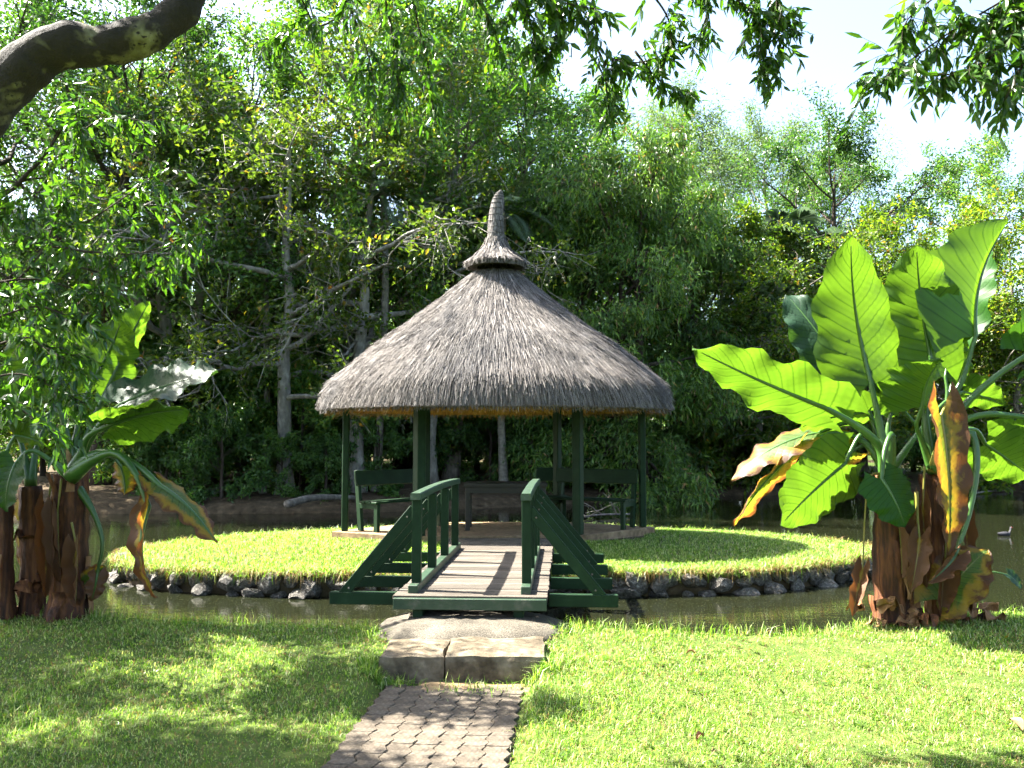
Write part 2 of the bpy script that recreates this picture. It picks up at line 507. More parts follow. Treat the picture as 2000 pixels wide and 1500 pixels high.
M['ear_dark'] = ear_mat('ear_dark', (0.022, 0.075, 0.012), (0.06, 0.16, 0.01), 0, 0.4, 0.45, 0.2)  # darker copy of the leaf green: shade on some leaves put into the colour
M['ear_old'] = ear_mat('ear_old', (0.07, 0.12, 0.018), (0.14, 0.23, 0.012), 0.34, 0.5, 0.5)
M['ear_dying'] = ear_mat('ear_dying', (0.10, 0.12, 0.018), (0.18, 0.23, 0.012), 0.50, 0.45, 0.55)
M['ear_brown'] = ear_mat('ear_brown', (0.09, 0.07, 0.018), (0.16, 0.12, 0.02), 0.82, 0.16, 0.65)
M['petiole'] = noisy('petiole', [(0.3, (0.024, 0.072, 0.012)), (0.7, (0.05, 0.12, 0.02))], 3, (1, 1, 1), 0.33, 0.1, 0.004, 0.5)
M['petiole_old'] = noisy('petiole_old', [(0.3, (0.10, 0.13, 0.02)), (0.7, (0.18, 0.14, 0.03))], 3, (1, 1, 1), 0.4, 0.1, 0.004, 0.4)
M['sheath'] = noisy('sheath', [(0.3, (0.012, 0.005, 0.003)), (0.46, (0.06, 0.022, 0.009)), (0.6, (0.17, 0.065, 0.022)), (0.78, (0.30, 0.15, 0.06))], 5, (3, 3, 0.25), 0.7, 0.8, 0.02, 0.3, detail=7)
M['dry_sheath'] = noisy('dry_sheath', [(0.2, (0.10, 0.045, 0.018)), (0.5, (0.25, 0.13, 0.055)), (0.8, (0.42, 0.28, 0.16))], 6, (2, 2, 0.5), 0.75, 0.6, 0.02, 0.25, detail=6)

# ------------------------------------------------------------------ the ground, the pond, the island
from mathutils import noise as mnoise
WATER_Z = -0.50
SHORE_X = [-40, -9, -6.5, -5, -3.2, -1.3, 0.5, 1.5, 3.0, 3.7, 5.0, 7.0, 12, 40]
SHORE_Y = [7.8, 8.0, 8.3, 8.6, 7.95, 7.75, 7.65, 7.50, 7.65, 8.35, 8.25, 7.9, 7.8, 7.8]
BANK_X = [-60, -30, -9, -4, 0, 4, 6, 18, 60]
BANK_Y = [20, 21, 21.9, 22.3, 24, 27, 29, 31, 31]

def wav(x, y, s, a):
    return a * (np.sin(x * s + 1.3 * np.sin(y * s * 0.7)) + np.sin(y * s * 1.31 + 0.8 * np.sin(x * s * 0.9 + 2)) + np.sin((x + y) * s * 0.57 + 1))

PATH_DIR = unit(np.array((0.08, 1.0)))
PATH_ACR = np.array((PATH_DIR[1], -PATH_DIR[0]))
PATH_O = np.array((-1.20, 3.0))
PAV_W, PAV_D, PAV_NC, PAV_NR = 0.145, 0.172, 7, 20

def path_uv(x, y):
    dx, dy = x - PATH_O[0], y - PATH_O[1]
    return dx * PATH_ACR[0] + dy * PATH_ACR[1], dx * PATH_DIR[0] + dy * PATH_DIR[1]

def zg(x, y):
    x, y = np.asarray(x, float), np.asarray(y, float)
    ys = np.interp(x, SHORE_X, SHORE_Y) + wav(x, y * 0, 2.3, 0.05)
    yb = np.interp(x, BANK_X, BANK_Y) + wav(x, y * 0, 1.1, 0.12)
    lawn = np.interp(y, [5.2, 7.3, 9], [-0.42, -0.27, -0.28]) + wav(x, y, 1.7, 0.008)
    pu, pv = path_uv(x, y)
    inp = np.clip((pu + 0.12) / 0.1, 0, 1) * np.clip((1.14 - pu) / 0.1, 0, 1) * np.clip((3.62 - pv) / 0.06, 0, 1)
    lawn = lawn * (1 - inp) + np.minimum(lawn, -0.445) * inp
    bank = np.interp(y - yb, [0, 0.25, 0.7, 3, 9, 40, 120], [-0.55, -0.42, -0.22, -0.05, 0.25, 0.9, 2.0]) + wav(x, y, 0.9, 0.05)
    near = np.interp(y - ys, [0, 0.12, 0.35], [0, 1, 1])
    z = lawn + (-1.1 - lawn) * np.interp(y - ys, [0, 0.10, 0.35, 1.5], [0, 0.22, 0.55, 1.0])
    return np.where(y > yb - 0.6, np.maximum(np.where(y >= yb, bank, -0.55 - 0.9 * (yb - y)), -1.1), z)

def axis_vals(lo, a, b, hi, fine, grow=1.16):
    mid = list(np.arange(a, b + 1e-6, fine))
    l, s, v = [], fine, a
    while v > lo:
        s *= grow; v -= s; l.append(v)
    r, s, v = [], fine, b
    while v < hi:
        s *= grow; v += s; r.append(v)
    return np.array(l[::-1] + mid + r)

gx = axis_vals(-400, -9, 9, 400, 0.12)
gy = np.concatenate([axis_vals(-60, 2.5, 9.6, 9.6, 0.09)[:-1], np.linspace(9.6, 20.4, 12), np.arange(20.7, 33, 0.3), axis_vals(33, 33.5, 34, 700, 0.6)[1:]])
gy = np.unique(gy)
GX, GY = np.meshgrid(gx, gy)
GZ = zg(GX, GY)
nx, ny = len(gx), len(gy)
i = (np.arange(ny - 1)[:, None] * nx + np.arange(nx - 1)[None]).ravel()
gmat, nt, b, out = nodes('ground_soil')
v = coords(nt)
n1 = noise(nt, 5, 7, 0.65, v)
n2 = noise(nt, 0.35, 3, 0.5, v)
near_c = ramp(nt, [(0.3, (0.03, 0.055, 0.010)), (0.6, (0.07, 0.095, 0.022)), (0.8, (0.17, 0.15, 0.07))], n1.outputs[0])
far_c = ramp(nt, [(0.3, (0.03, 0.022, 0.013)), (0.55, (0.075, 0.055, 0.032)), (0.8, (0.16, 0.12, 0.075))], n1.outputs[0])
green = ramp(nt, [(0.46, (0, 0, 0)), (0.56, (1, 1, 1))], n2.outputs[0])
far2 = mixc(nt, green.outputs[0], far_c.outputs[0], (0.06, 0.095, 0.02))
sp = N(nt, 'ShaderNodeSeparateXYZ')
nt.links.new(v, sp.inputs[0])
side = ramp(nt, [(0.0, (0, 0, 0)), (1.0, (1, 1, 1))], math_n(nt, 'MULTIPLY', math_n(nt, 'SUBTRACT', sp.outputs[1], 8.6), 0.5, True))
behind = ramp(nt, [(0.0, (0, 0, 0)), (1.0, (1, 1, 1))], math_n(nt, 'MULTIPLY', math_n(nt, 'SUBTRACT', sp.outputs[1], 31.0), 0.3, True))
cc = mixc(nt, behind.outputs[0], far_c.outputs[0], far2)
nt.links.new(mixc(nt, side.outputs[0], near_c.outputs[0], cc), b.inputs['Base Color'])
b.inputs['Roughness'].default_value = 0.95
b.inputs['Specular IOR Level'].default_value = 0.1
bump(nt, b, n1.outputs[0], 0.8, 0.03)
ground = link('ground', new_mesh('ground', np.stack([GX, GY, GZ], -1).reshape(-1, 3), [np.stack([i, i + 1, i + nx + 1, i + nx], 1)], smooth=True), gmat)
tag(ground, kind='structure')

wy = np.concatenate([np.linspace(7.6, 34, 60)])
mb = MB()
mb.add([(-60, 7.4, WATER_Z), (60, 7.4, WATER_Z), (60, 33, WATER_Z), (-60, 33, WATER_Z)], [(0, 1, 2, 3)])
tag(mb.build('water', M['water']), kind='structure')

# island outline: points on the waterline, given round the middle
IC = np.array((-0.1, 12.7))
front = [(217, 1131), (232, 1143), (300, 1155), (450, 1163), (650, 1167), (900, 1169), (1190, 1167), (1320, 1163), (1450, 1160), (1560, 1151), (1650, 1139), (1712, 1122)]
opts = [np.array(on(px, py, WATER_Z)[:2]) for px, py in front]
opts += [np.array(p) for p in ((5.55, 13.0), (5.2, 14.0), (4.2, 14.9), (2.6, 15.6), (0.4, 15.95), (-1.8, 15.75), (-3.8, 15.1), (-5.2, 14.0), (-5.8, 12.7))]
oa = np.array([math.atan2(p[1] - IC[1], p[0] - IC[0]) for p in opts])
orr = np.array([np.linalg.norm(p - IC) for p in opts])
srt = np.argsort(oa)
oa, orr = oa[srt], orr[srt]
def island_r(a):
    a = (np.asarray(a) + math.pi) % (2 * math.pi) - math.pi
    return np.interp(a, np.r_[oa - 2 * math.pi, oa, oa + 2 * math.pi], np.r_[orr, orr, orr])
def zi(x, y):
    dx, dy = np.asarray(x) - IC[0], np.asarray(y) - IC[1]
    t = np.hypot(dx, dy) / island_r(np.arctan2(dy, dx))
    return np.interp(t, [0, 0.3, 0.6, 0.93, 1.0], [-0.09, -0.10, -0.13, -0.20, -0.25]) + wav(np.asarray(x), np.asarray(y), 2.1, 0.006)
NA = 160
aa = np.linspace(-math.pi, math.pi, NA, endpoint=False)
V = [np.array([[IC[0], IC[1], -0.09]])]
for t in (0.15, 0.3, 0.45, 0.6, 0.72, 0.82, 0.9, 0.95):
    x, y = IC[0] + np.cos(aa) * island_r(aa) * t, IC[1] + np.sin(aa) * island_r(aa) * t
    V.append(np.stack([x, y, zi(x, y)], 1))
for t, z in ((0.965, -0.26), (0.968, -0.40), (0.975, -0.9)):
    V.append(np.stack([IC[0] + np.cos(aa) * island_r(aa) * t, IC[1] + np.sin(aa) * island_r(aa) * t, np.full(NA, z)], 1))
nr = len(V) - 1
V = np.concatenate(V)
j = np.arange(NA)
k = (j + 1) % NA
F3 = np.stack([np.zeros(NA, int), 1 + j, 1 + k], 1)
F4 = np.concatenate([np.stack([1 + r * NA + j, 1 + (r + 1) * NA + j, 1 + (r + 1) * NA + k, 1 + r * NA + k], 1) for r in range(nr - 1)])
island = link('island', new_mesh('island', V, [F4, F3], smooth=True), gmat)
tag(island, kind='structure')

# boulders along the island's edge, each its own piece
def rock_mesh(seed, flat=0.75, sub=2):
    bm = bmesh.new()
    bmesh.ops.create_icosphere(bm, subdivisions=sub, radius=1.0)
    rr = random.Random(seed)
    off = Vector((rr.uniform(-50, 50), rr.uniform(-50, 50), rr.uniform(-50, 50)))
    planes = [(Vector((rr.uniform(-1, 1), rr.uniform(-1, 1), rr.uniform(-0.6, 1))).normalized(), rr.uniform(0.45, 0.85)) for _ in range(12)]
    for vt in bm.verts:
        p = vt.co.copy()
        for n_, d_ in planes:
            q = p.dot(n_)
            if q > d_:
                p -= n_ * (q - d_) * 0.9
        p *= 1 + 0.30 * mnoise.noise(p * 1.3 + off) + 0.10 * mnoise.noise(p * 4 + off)
        vt.co = Vector((p.x, p.y, p.z * flat))
    me = bpy.data.meshes.new('stone')
    bm.to_mesh(me)
    bm.free()
    me.materials.append(M['rock'])
    return me
rocks = [rock_mesh(s) for s in range(9)]
rr = random.Random(5)
def arc_points(step, a0, a1):
    a, res = a0, []
    while a < a1:
        r_ = float(island_r(a))
        s = step * rr.uniform(0.75, 1.35)
        # arc-length in plan, with the slope of the outline
        p0 = IC + r_ * np.array((math.cos(a), math.sin(a)))
        p1 = IC + float(island_r(a + 0.01)) * np.array((math.cos(a + 0.01), math.sin(a + 0.01)))
        res.append((a, s))
        a += s / (np.linalg.norm(p1 - p0) / 0.01)
    return res
for a, s in arc_points(0.27, -math.pi - 0.35, 0.30):
    r_ = float(island_r(a)) * 0.965
    o = link('stone', rr.choice(rocks), None, island)
    sz = s * rr.uniform(0.55, 0.85)
    o.location = (IC[0] + r_ * math.cos(a), IC[1] + r_ * math.sin(a), WATER_Z + rr.uniform(0.12, 0.19))
    o.rotation_euler = (rr.uniform(-0.4, 0.4), rr.uniform(-0.4, 0.4), a + math.pi / 2 + rr.uniform(-0.5, 0.5))
    o.scale = (sz, sz * 0.8, rr.uniform(0.12, 0.21))
for a, s in arc_points(0.36, -math.pi - 0.3, 0.28):
    r_ = float(island_r(a)) * rr.uniform(0.985, 1.0)
    o = link('stone', rr.choice(rocks), None, island)
    sz = s * rr.uniform(0.28, 0.60)
    o.location = (IC[0] + r_ * math.cos(a), IC[1] + r_ * math.sin(a), WATER_Z + rr.uniform(-0.02, 0.06))
    o.rotation_euler = (rr.uniform(-0.4, 0.4), rr.uniform(-0.4, 0.4), rr.uniform(0, 6))
    o.scale = (sz, sz * 0.8, rr.uniform(0.08, 0.16))

# ------------------------------------------------------------------ grass blades
def blades(P, L, W, lean, rng, two=True):
    n = len(P)
    az = rng.uniform(0, 2 * math.pi, n)
    D = np.stack([np.cos(az), np.sin(az), np.zeros(n)], 1)
    S = np.stack([-np.sin(az), np.cos(az), np.zeros(n)], 1)
    tw = rng.uniform(-1, 1, n)[:, None]
    S = unit(S + D * tw)
    Z = np.array((0, 0, 1.0))
    L, W, lean = L[:, None], W[:, None], lean[:, None]
    tip = P + Z * L * np.cos(lean) + D * L * np.sin(lean)
    if not two:
        V = np.stack([P - S * W / 2, P + S * W / 2, tip], 1).reshape(-1, 3)
        b_ = np.arange(n)[:, None] * 3
        return V, [b_ + np.array([[0, 1, 2]])]
    mid = P + Z * L * 0.55 * np.cos(lean * 0.5) + D * L * 0.55 * np.sin(lean * 0.5)
    V = np.stack([P - S * W / 2, P + S * W / 2, mid + S * W * 0.42, mid - S * W * 0.42, tip], 1).reshape(-1, 3)
    b_ = np.arange(n)[:, None] * 5
    return V, [b_ + np.array([[0, 1, 2, 3]]), b_ + np.array([[3, 2, 4]])]

rng = np.random.default_rng(11)
def bare(x, y):
    """where no grass grows: the path, the steps, the apron, under the bridge"""
    pu, pv = path_uv(x, y)
    rag = wav(x, y, 9, 0.018)
    b_ = (pu > 0.02 + rag) & (pu < 1.02 - rag) & (pv < 3.52 + rag)
    b_ |= (x > -1.0 + rag) & (x < 0.25 - rag) & (y > 6.36) & (y < 7.1)
    b_ |= (((x + 0.36) / (0.80 + rag)) ** 2 + ((y - 7.55) / (0.62 + rag)) ** 2) < 1
    b_ |= (x > -0.62) & (x < 0.22) & (y > 6.22 + rag) & (y < 6.5)
    return b_
def lawn_points(n, x0, x1, y0, y1):
    x, y = rng.uniform(x0, x1, n), rng.uniform(y0, y1, n)
    ys = np.interp(x, SHORE_X, SHORE_Y)
    patch = wav(x, y, 1.9, 0.33) + wav(x, y, 5.3, 0.2)
    pu, pv = path_uv(x, y)
    worn = np.exp(-(np.clip(np.abs(pu - 0.5) - 0.5, 0, 9) / 0.16) ** 2) * (pv < 4.2)
    ok = (y < ys + 0.10) & ~bare(x, y) & (np.abs(x) < 0.66 * y + 1.3) & (rng.uniform(-1.6, 1.0, n) < patch * 0.9 + 0.9 - 1.3 * worn)
    return x[ok], y[ok], patch[ok]
acc = MB()
for n, y0, y1, wd, ln in ((205000, 3.6, 6.3, 0.0050, 0.038), (150000, 6.3, 8.9, 0.0062, 0.042)):
    x, y, pt = lawn_points(n, -7.5, 7.5, y0, y1)
    m_ = len(x)
    P = np.stack([x, y, zg(x, y) - 0.004], 1)
    L = ln * rng.uniform(0.4, 1.3, m_) * (1 + 0.45 * np.clip(pt, -1, 1)) * (1 + 0.8 * (rng.random(m_) > 0.985))
    V, Fs = blades(P, L, wd * rng.uniform(0.6, 1.3, m_), rng.uniform(0.2, 1.35, m_), rng, True)
    acc.addmany(V, Fs)
# long blades and seed stalks leaning over the water's edge
x = rng.uniform(-7, 7, 5200)
y = np.interp(x, SHORE_X, SHORE_Y) + rng.normal(0, 0.12, len(x))
ok = ~bare(x, y)
x, y = x[ok], y[ok]
V, Fs = blades(np.stack([x, y, np.maximum(zg(x, y), -0.42)], 1), rng.uniform(0.06, 0.15, len(x)), rng.uniform(0.004, 0.007, len(x)), rng.uniform(0.1, 1.1, len(x)), rng)
acc.addmany(V, Fs)
# tufts at the steps and along the path's sides
tx, ty = [], []
for cx, cy, s, k_ in ((-0.95, 6.42, 0.10, 260), (0.22, 6.40, 0.10, 220), (-0.2, 6.28, 0.25, 160), (0.33, 6.55, 0.07, 120), (-1.05, 6.6, 0.08, 160), (-1.15, 7.3, 0.07, 60), (0.42, 7.4, 0.07, 60)):
    tx.append(rng.normal(cx, s, k_)); ty.append(rng.normal(cy, s * 0.35, k_))
x, y = np.concatenate(tx), np.concatenate(ty)
V, Fs = blades(np.stack([x, y, zg(x, y)], 1), rng.uniform(0.06, 0.15, len(x)), rng.uniform(0.004, 0.008, len(x)), rng.uniform(0.2, 1.3, len(x)), rng)
acc.addmany(V, Fs)
lawn = acc.build('grass', M['grass'])
tag(lawn, 'mown green lawn on the near bank beside the paver path', 'grass', kind='stuff')

acc = MB()
x, y, pt = lawn_points(34000, -7.5, 7.5, 3.6, 8.9)
V, Fs = blades(np.stack([x, y, zg(x, y) + 0.012], 1), rng.uniform(0.03, 0.08, len(x)), rng.uniform(0.003, 0.006, len(x)), rng.uniform(1.0, 1.6, len(x)), rng, True)
acc.addmany(V, Fs)
tag(acc.build('dry_grass', M['dry_grass']), 'pale dry clippings lying in the near lawn', 'dry grass', kind='stuff')
acc = MB()
n = 170000
a = rng.uniform(-math.pi, math.pi, n)
t = np.sqrt(rng.uniform(0, 1, n)) * 0.985
x, y = IC[0] + np.cos(a) * island_r(a) * t, IC[1] + np.sin(a) * island_r(a) * t
keep = ((x > -0.95) & (x < 0.55) & (y > 10.4) & (y < 12.6)) | ((np.hypot((x + 0.26) / 2.5, (y - 13.5) / 1.15) < 0.95))
x, y, t = x[~keep], y[~keep], t[~keep]
V, Fs = blades(np.stack([x, y, zi(x, y) - 0.004], 1), rng.uniform(0.028, 0.068, len(x)) * (1 + 0.4 * (t > 0.93)), rng.uniform(0.006, 0.010, len(x)), rng.uniform(0.2, 1.25, len(x)), rng, True)
acc.addmany(V, Fs)
n = 16000
a = rng.uniform(-math.pi, math.pi, n)
t = rng.uniform(0.95, 1.0, n) + 0.008 * np.sin(a * 37) + 0.006 * np.sin(a * 91)
x, y = IC[0] + np.cos(a) * island_r(a) * t, IC[1] + np.sin(a) * island_r(a) * t
V, Fs = blades(np.stack([x, y, zi(x, y) - 0.01], 1), rng.uniform(0.05, 0.17, n), rng.uniform(0.006, 0.011, n), rng.uniform(0.3, 2.6, n), rng, True)
acc.addmany(V, Fs)
tag(acc.build('grass', M['grass']), 'sunlit green turf covering the round island under the gazebo', 'grass', kind='stuff')
acc = MB()
n = 9000
a = rng.uniform(-math.pi - 0.3, 0.3, n)
t = rng.uniform(0.96, 1.0, n)
x, y = IC[0] + np.cos(a) * island_r(a) * t, IC[1] + np.sin(a) * island_r(a) * t
V, Fs = blades(np.stack([x, y, np.full(n, -0.24)], 1), rng.uniform(0.05, 0.22, n) * (0.6 + 0.5 * np.sin(a * 23) ** 2), rng.uniform(0.005, 0.010, n), rng.uniform(1.0, 2.95, n), rng, True)
acc.addmany(V, Fs)
tag(acc.build('dry_grass', M['dry_grass']), 'brown dry grass roots hanging over the boulders of the island edge', 'dry grass', kind='stuff')

# broad-leaved weeds in the near lawn
x, y, pt = lawn_points(900, -6, 6, 4.2, 8.2)
x, y = x[:330], y[:330]
kk = 9
cx_, cy_ = np.repeat(x, kk), np.repeat(y, kk)
az = rng.uniform(0, 6.28, len(cx_))
C_ = np.stack([cx_, cy_, zg(cx_, cy_) + 0.012], 1) + rng.normal(0, 0.018, (len(cx_), 3)) * (1, 1, 0.3)
A_ = np.stack([np.cos(az), np.sin(az), rng.uniform(0.1, 0.8, len(az))], 1)
V, Fs = leaf_arrays(C_, A_, np.tile((0.0, 0, 1.0), (len(az), 1)) + rng.normal(0, 0.2, (len(az), 3)), rng.uniform(0.02, 0.045, len(az)), rng.uniform(0.012, 0.022, len(az)), 1, 0.1, 0.1)
acc = MB()
acc.addmany(V, Fs)
tag(acc.build('weeds', M['leaf_bright']), 'small broad-leaved weeds scattered through the near lawn', 'weeds', kind='stuff')

# ------------------------------------------------------------------ path of interlocking pavers
path_base = MB()
c0 = PATH_O - PATH_DIR * 0.05
q = [c0 + PATH_ACR * -0.01, c0 + PATH_ACR * (PAV_NC * PAV_W + 0.01), c0 + PATH_ACR * (PAV_NC * PAV_W + 0.01) + PATH_DIR * (PAV_NR * PAV_D + 0.06), c0 + PATH_ACR * -0.01 + PATH_DIR * (PAV_NR * PAV_D + 0.06)]
path_base.add([(p[0], p[1], -0.436) for p in q], [(0, 1, 2, 3)])
path = path_base.build('path', M['soil'])
tag(path, kind='structure')
def paver_mesh(rs):
    w, d, z = PAV_W / 2 - 0.0022, PAV_D / 2 - 0.0022, 0.03
    zz = PAV_W * 0.11
    poly = [(-w, -d), (0, -d - 0.006), (w, -d), (w + zz, -d * 0.4), (w - zz, d * 0.4), (w, d), (0, d - 0.006), (-w, d), (-w - zz, d * 0.4), (-w + zz, -d * 0.4)]
    poly = [(x + rs.uniform(-1, 1) * 0.003, y + rs.uniform(-1, 1) * 0.003) for x, y in poly]
    k_ = len(poly)
    V = [(x, y, -z) for x, y in poly] + [(x, y, z - 0.005) for x, y in poly] + [(x * 0.95, y * 0.95, z + rs.uniform(-0.001, 0.001)) for x, y in poly]
    Q = [(l * k_ + a_, l * k_ + (a_ + 1) % k_, (l + 1) * k_ + (a_ + 1) % k_, (l + 1) * k_ + a_) for l in range(2) for a_ in range(k_)]
    me = new_mesh('paver', V, [Q, [[2 * k_ + a_ for a_ in range(k_)]]])
    me.materials.append(M['paver'])
    return me
pav = [paver_mesh(random.Random(s)) for s in range(7)]
rot = -math.atan2(PATH_DIR[0], PATH_DIR[1])
for r_ in range(PAV_NR):
    for c_ in range(PAV_NC):
        p = PATH_O + PATH_ACR * ((c_ + 0.5) * PAV_W) + PATH_DIR * ((r_ + 0.5) * PAV_D)
        o = link('paver', rr.choice(pav), None, path)
        o.location = (p[0], p[1], -0.442 + rr.uniform(-0.004, 0.004))
        o.rotation_euler = (rr.uniform(-0.015, 0.015), rr.uniform(-0.015, 0.015), rot + rr.uniform(-0.02, 0.02))

# ------------------------------------------------------------------ stone steps and the concrete ramp
def rough_box(size, seed, amp, n=(10, 6, 4), round_=0.0):
    bm = bmesh.new()
    nx_, ny_, nz_ = n
    bmesh.ops.create_cube(bm, size=1.0)
    def cut(axis, k_):
        for i_ in range(1, k_):
            no = Vector((0, 0, 0)); no[axis] = 1
            co = Vector((0, 0, 0)); co[axis] = -0.5 + i_ / k_
            bmesh.ops.bisect_plane(bm, geom=bm.verts[:] + bm.edges[:] + bm.faces[:], plane_co=co, plane_no=no)
    for ax in range(3):
        cut(ax, n[ax])
    off = Vector((seed * 7.1, seed * 3.3, seed))
    for vt in bm.verts:
        c = vt.co.copy()
        edge = sum(1 for q_ in c if abs(q_) > 0.49)
        p = Vector((c.x * size[0], c.y * size[1], c.z * size[2]))
        f = amp * (1.0 if edge < 2 else 1.7)
        p += Vector((mnoise.noise(p * 6 + off), mnoise.noise(p * 6 + off * 2), mnoise.noise(p * 6 + off * 3))) * f
        if edge >= 2:
            p -= Vector((c.x * 2 * (abs(c.x) > 0.49), c.y * 2 * (abs(c.y) > 0.49), c.z * 2 * (abs(c.z) > 0.49))) * round_
        vt.co = p
    me = bpy.data.meshes.new('block')
    bm.to_mesh(me)
    bm.free()
    for pl in me.polygons:
        pl.use_smooth = False
    return me
step = thing('stone_step', 'wide cracked stone step between the paver path and the concrete ramp', 'step', (-0.38, 6.75, -0.42))
for nm, x0, x1, y0, y1, zt, sd in (('block', -1.00, -0.515, 6.50, 7.08, -0.225, 1), ('block', -0.505, 0.26, 6.47, 7.08, -0.215, 2)):
    me = rough_box((x1 - x0, y1 - y0, 0.36), sd, 0.011, (16, 12, 8), 0.006)
    o = link(nm, me, M['stone_step'], step)
    o.location = ((x0 + x1) / 2 + 0.38, (y0 + y1) / 2 - 6.75, zt - 0.18 + 0.42)
sill = link('threshold_slab', rough_box((0.94, 0.26, 0.08), 4, 0.012, (10, 3, 2), 0.01), M['concrete_tan'])
sill.location = (-0.24, 6.40, -0.452)
tag(sill, 'thin pale slab at ground level in front of the stone step', 'slab')
# ramp: a low worn mound
NA2 = 48
Vr = [np.array([[-0.36, 7.62, -0.165]])]
an = np.linspace(0, 2 * math.pi, NA2, endpoint=False)
for t_, z_ in ((0.25, -0.162), (0.5, -0.165), (0.7, -0.175), (0.85, -0.195), (0.95, -0.225), (1.02, -0.27), (1.04, -0.5)):
    cx = np.sign(np.cos(an)) * np.abs(np.cos(an)) ** 0.75
    sy = np.sign(np.sin(an)) * np.abs(np.sin(an)) ** 0.7
    rag = 1 + 0.03 * np.sin(an * 7 + 1) + 0.02 * np.sin(an * 13)
    Vr.append(np.stack([-0.36 + cx * 0.82 * t_ * rag, 7.62 + sy * 0.56 * t_ * rag, z_ + 0.006 * np.sin(an * 9 + t_ * 20)], 1))
Vr = np.concatenate(Vr)
j = np.arange(NA2); k = (j + 1) % NA2
F3 = np.stack([np.zeros(NA2, int), 1 + j, 1 + k], 1)
F4 = np.concatenate([np.stack([1 + r * NA2 + j, 1 + (r + 1) * NA2 + j, 1 + (r + 1) * NA2 + k, 1 + r * NA2 + k], 1) for r in range(6)])
ramp_o = link('concrete_ramp', new_mesh('concrete_ramp', Vr, [F4, F3], smooth=True), M['asphalt'])
tag(ramp_o, 'rounded rough concrete mound at the near end of the footbridge', 'ramp')
mb = MB()
mb.box((-0.20, 11.75, -0.10), (1.5, 1.45, 0.15), None, 0.02)
tag(mb.build('landing', M['asphalt']), 'dark worn landing between the footbridge and the gazebo floor', 'landing')

# ------------------------------------------------------------------ footbridge
POST_Y = [7.90, 8.824, 9.748, 10.67]
AX = np.array((0.0612, 1.0, 0.0)); AX /= np.linalg.norm(AX)
CR = np.array((AX[1], -AX[0], 0.0))
def bp(u, y, z):                  # u across the bridge from its axis
    base = np.array((-0.375 + 0.0612 * (y - 7.9), y, 0.0))
    return base + CR * u + np.array((0, 0, z))
BM = np.stack([CR, AX, np.array((0, 0, 1.0))], 1)
bridge = thing('footbridge', 'green wooden footbridge with braced handrails leading to the island', 'bridge', (0, 0, 0))
yy = 7.60
while yy < 11.15:
    mb = MB()
    w_ = rr.uniform(0.108, 0.122)
    mb.box(bp(0.02 + rr.uniform(-0.008, 0.008), yy + w_ / 2, 0.004 + rr.uniform(-0.003, 0.003)), (1.38, w_, 0.034), BM, 0.004)
    mb.build('deck_plank', M['plank'], bridge)
    yy += w_ + rr.uniform(0.010, 0.017)
mb = MB()
mb.beam(bp(-0.66, 7.575, -0.045), bp(0.70, 7.575, -0.045), 0.045, 0.098)
mb.build('front_beam', M['green_worn'], bridge)
for u in (-0.45, 0.45):
    mb = MB()
    mb.beam(bp(u, 7.62, -0.135), bp(u, 11.1, -0.135), 0.09, 0.20)
    mb.build('stringer', M['green_paint'], bridge)
for y in POST_Y:
    for s, hw in ((-1, 1.32), (1, 1.345)):
        mb = MB()
        mb.beam(bp(s * 0.60 if s < 0 else 0.715, y, -0.06), bp(s * hw, y, -0.06), 0.07, 0.112)
        mb.build('cross_beam', M['green_paint'], bridge)
for s in (-1, 1):
    mb = MB()
    mb.beam(bp(s * 0.51, 7.70, 0.056), bp(s * 0.51, 10.92, 0.056), 0.088, 0.076, bev=0.006)
    mb.build('kerb', M['green_worn'], bridge)
    for y in POST_Y:
        mb = MB()
        mb.beam(bp(s * 0.51, y, 0.092), bp(s * 0.51, y, 0.85), 0.085, 0.075, up=AX)
        mb.build('post', M['green_paint'], bridge)
        mb = MB()
        mb.beam(bp(s * 1.20, y, -0.03), bp(s * 0.535, y, 0.765), 0.095, 0.045, up=AX)
        mb.build('brace', M['green_paint'], bridge)
        for u_, z_ in ((1.14, 0.035), (0.60, 0.69)):
            mb = MB()
            p_ = bp(s * u_, y, z_)
            mb.tube([p_ - AX * 0.022, p_ - AX * 0.034], [0.011, 0.009], 6)
            mb.build('bolt', M['bark_grey'], bridge)
    ys_ = np.linspace(7.80, 10.80, 14)
    arch = 0.022 * np.sin((ys_ - 7.8) / 3.0 * math.pi)
    sec = [(-0.048, -0.030), (0.048, -0.030), (0.050, 0.016), (0.040, 0.032), (-0.040, 0.032), (-0.050, 0.016)]
    V = np.array([bp(s * 0.51 + u_, y_, 0.882 + h_ + z_) for y_, h_ in zip(ys_, arch) for u_, z_ in sec])
    ns = len(sec)
    Q = [(i_ * ns + a_, i_ * ns + (a_ + 1) % ns, (i_ + 1) * ns + (a_ + 1) % ns, (i_ + 1) * ns + a_) for i_ in range(len(ys_) - 1) for a_ in range(ns)]
    me = new_mesh('handrail', V, [Q, [[a_ for a_ in range(ns)][::-1], [(len(ys_) - 1) * ns + a_ for a_ in range(ns)]]])
    link('handrail', me, M['rail_top'], bridge)

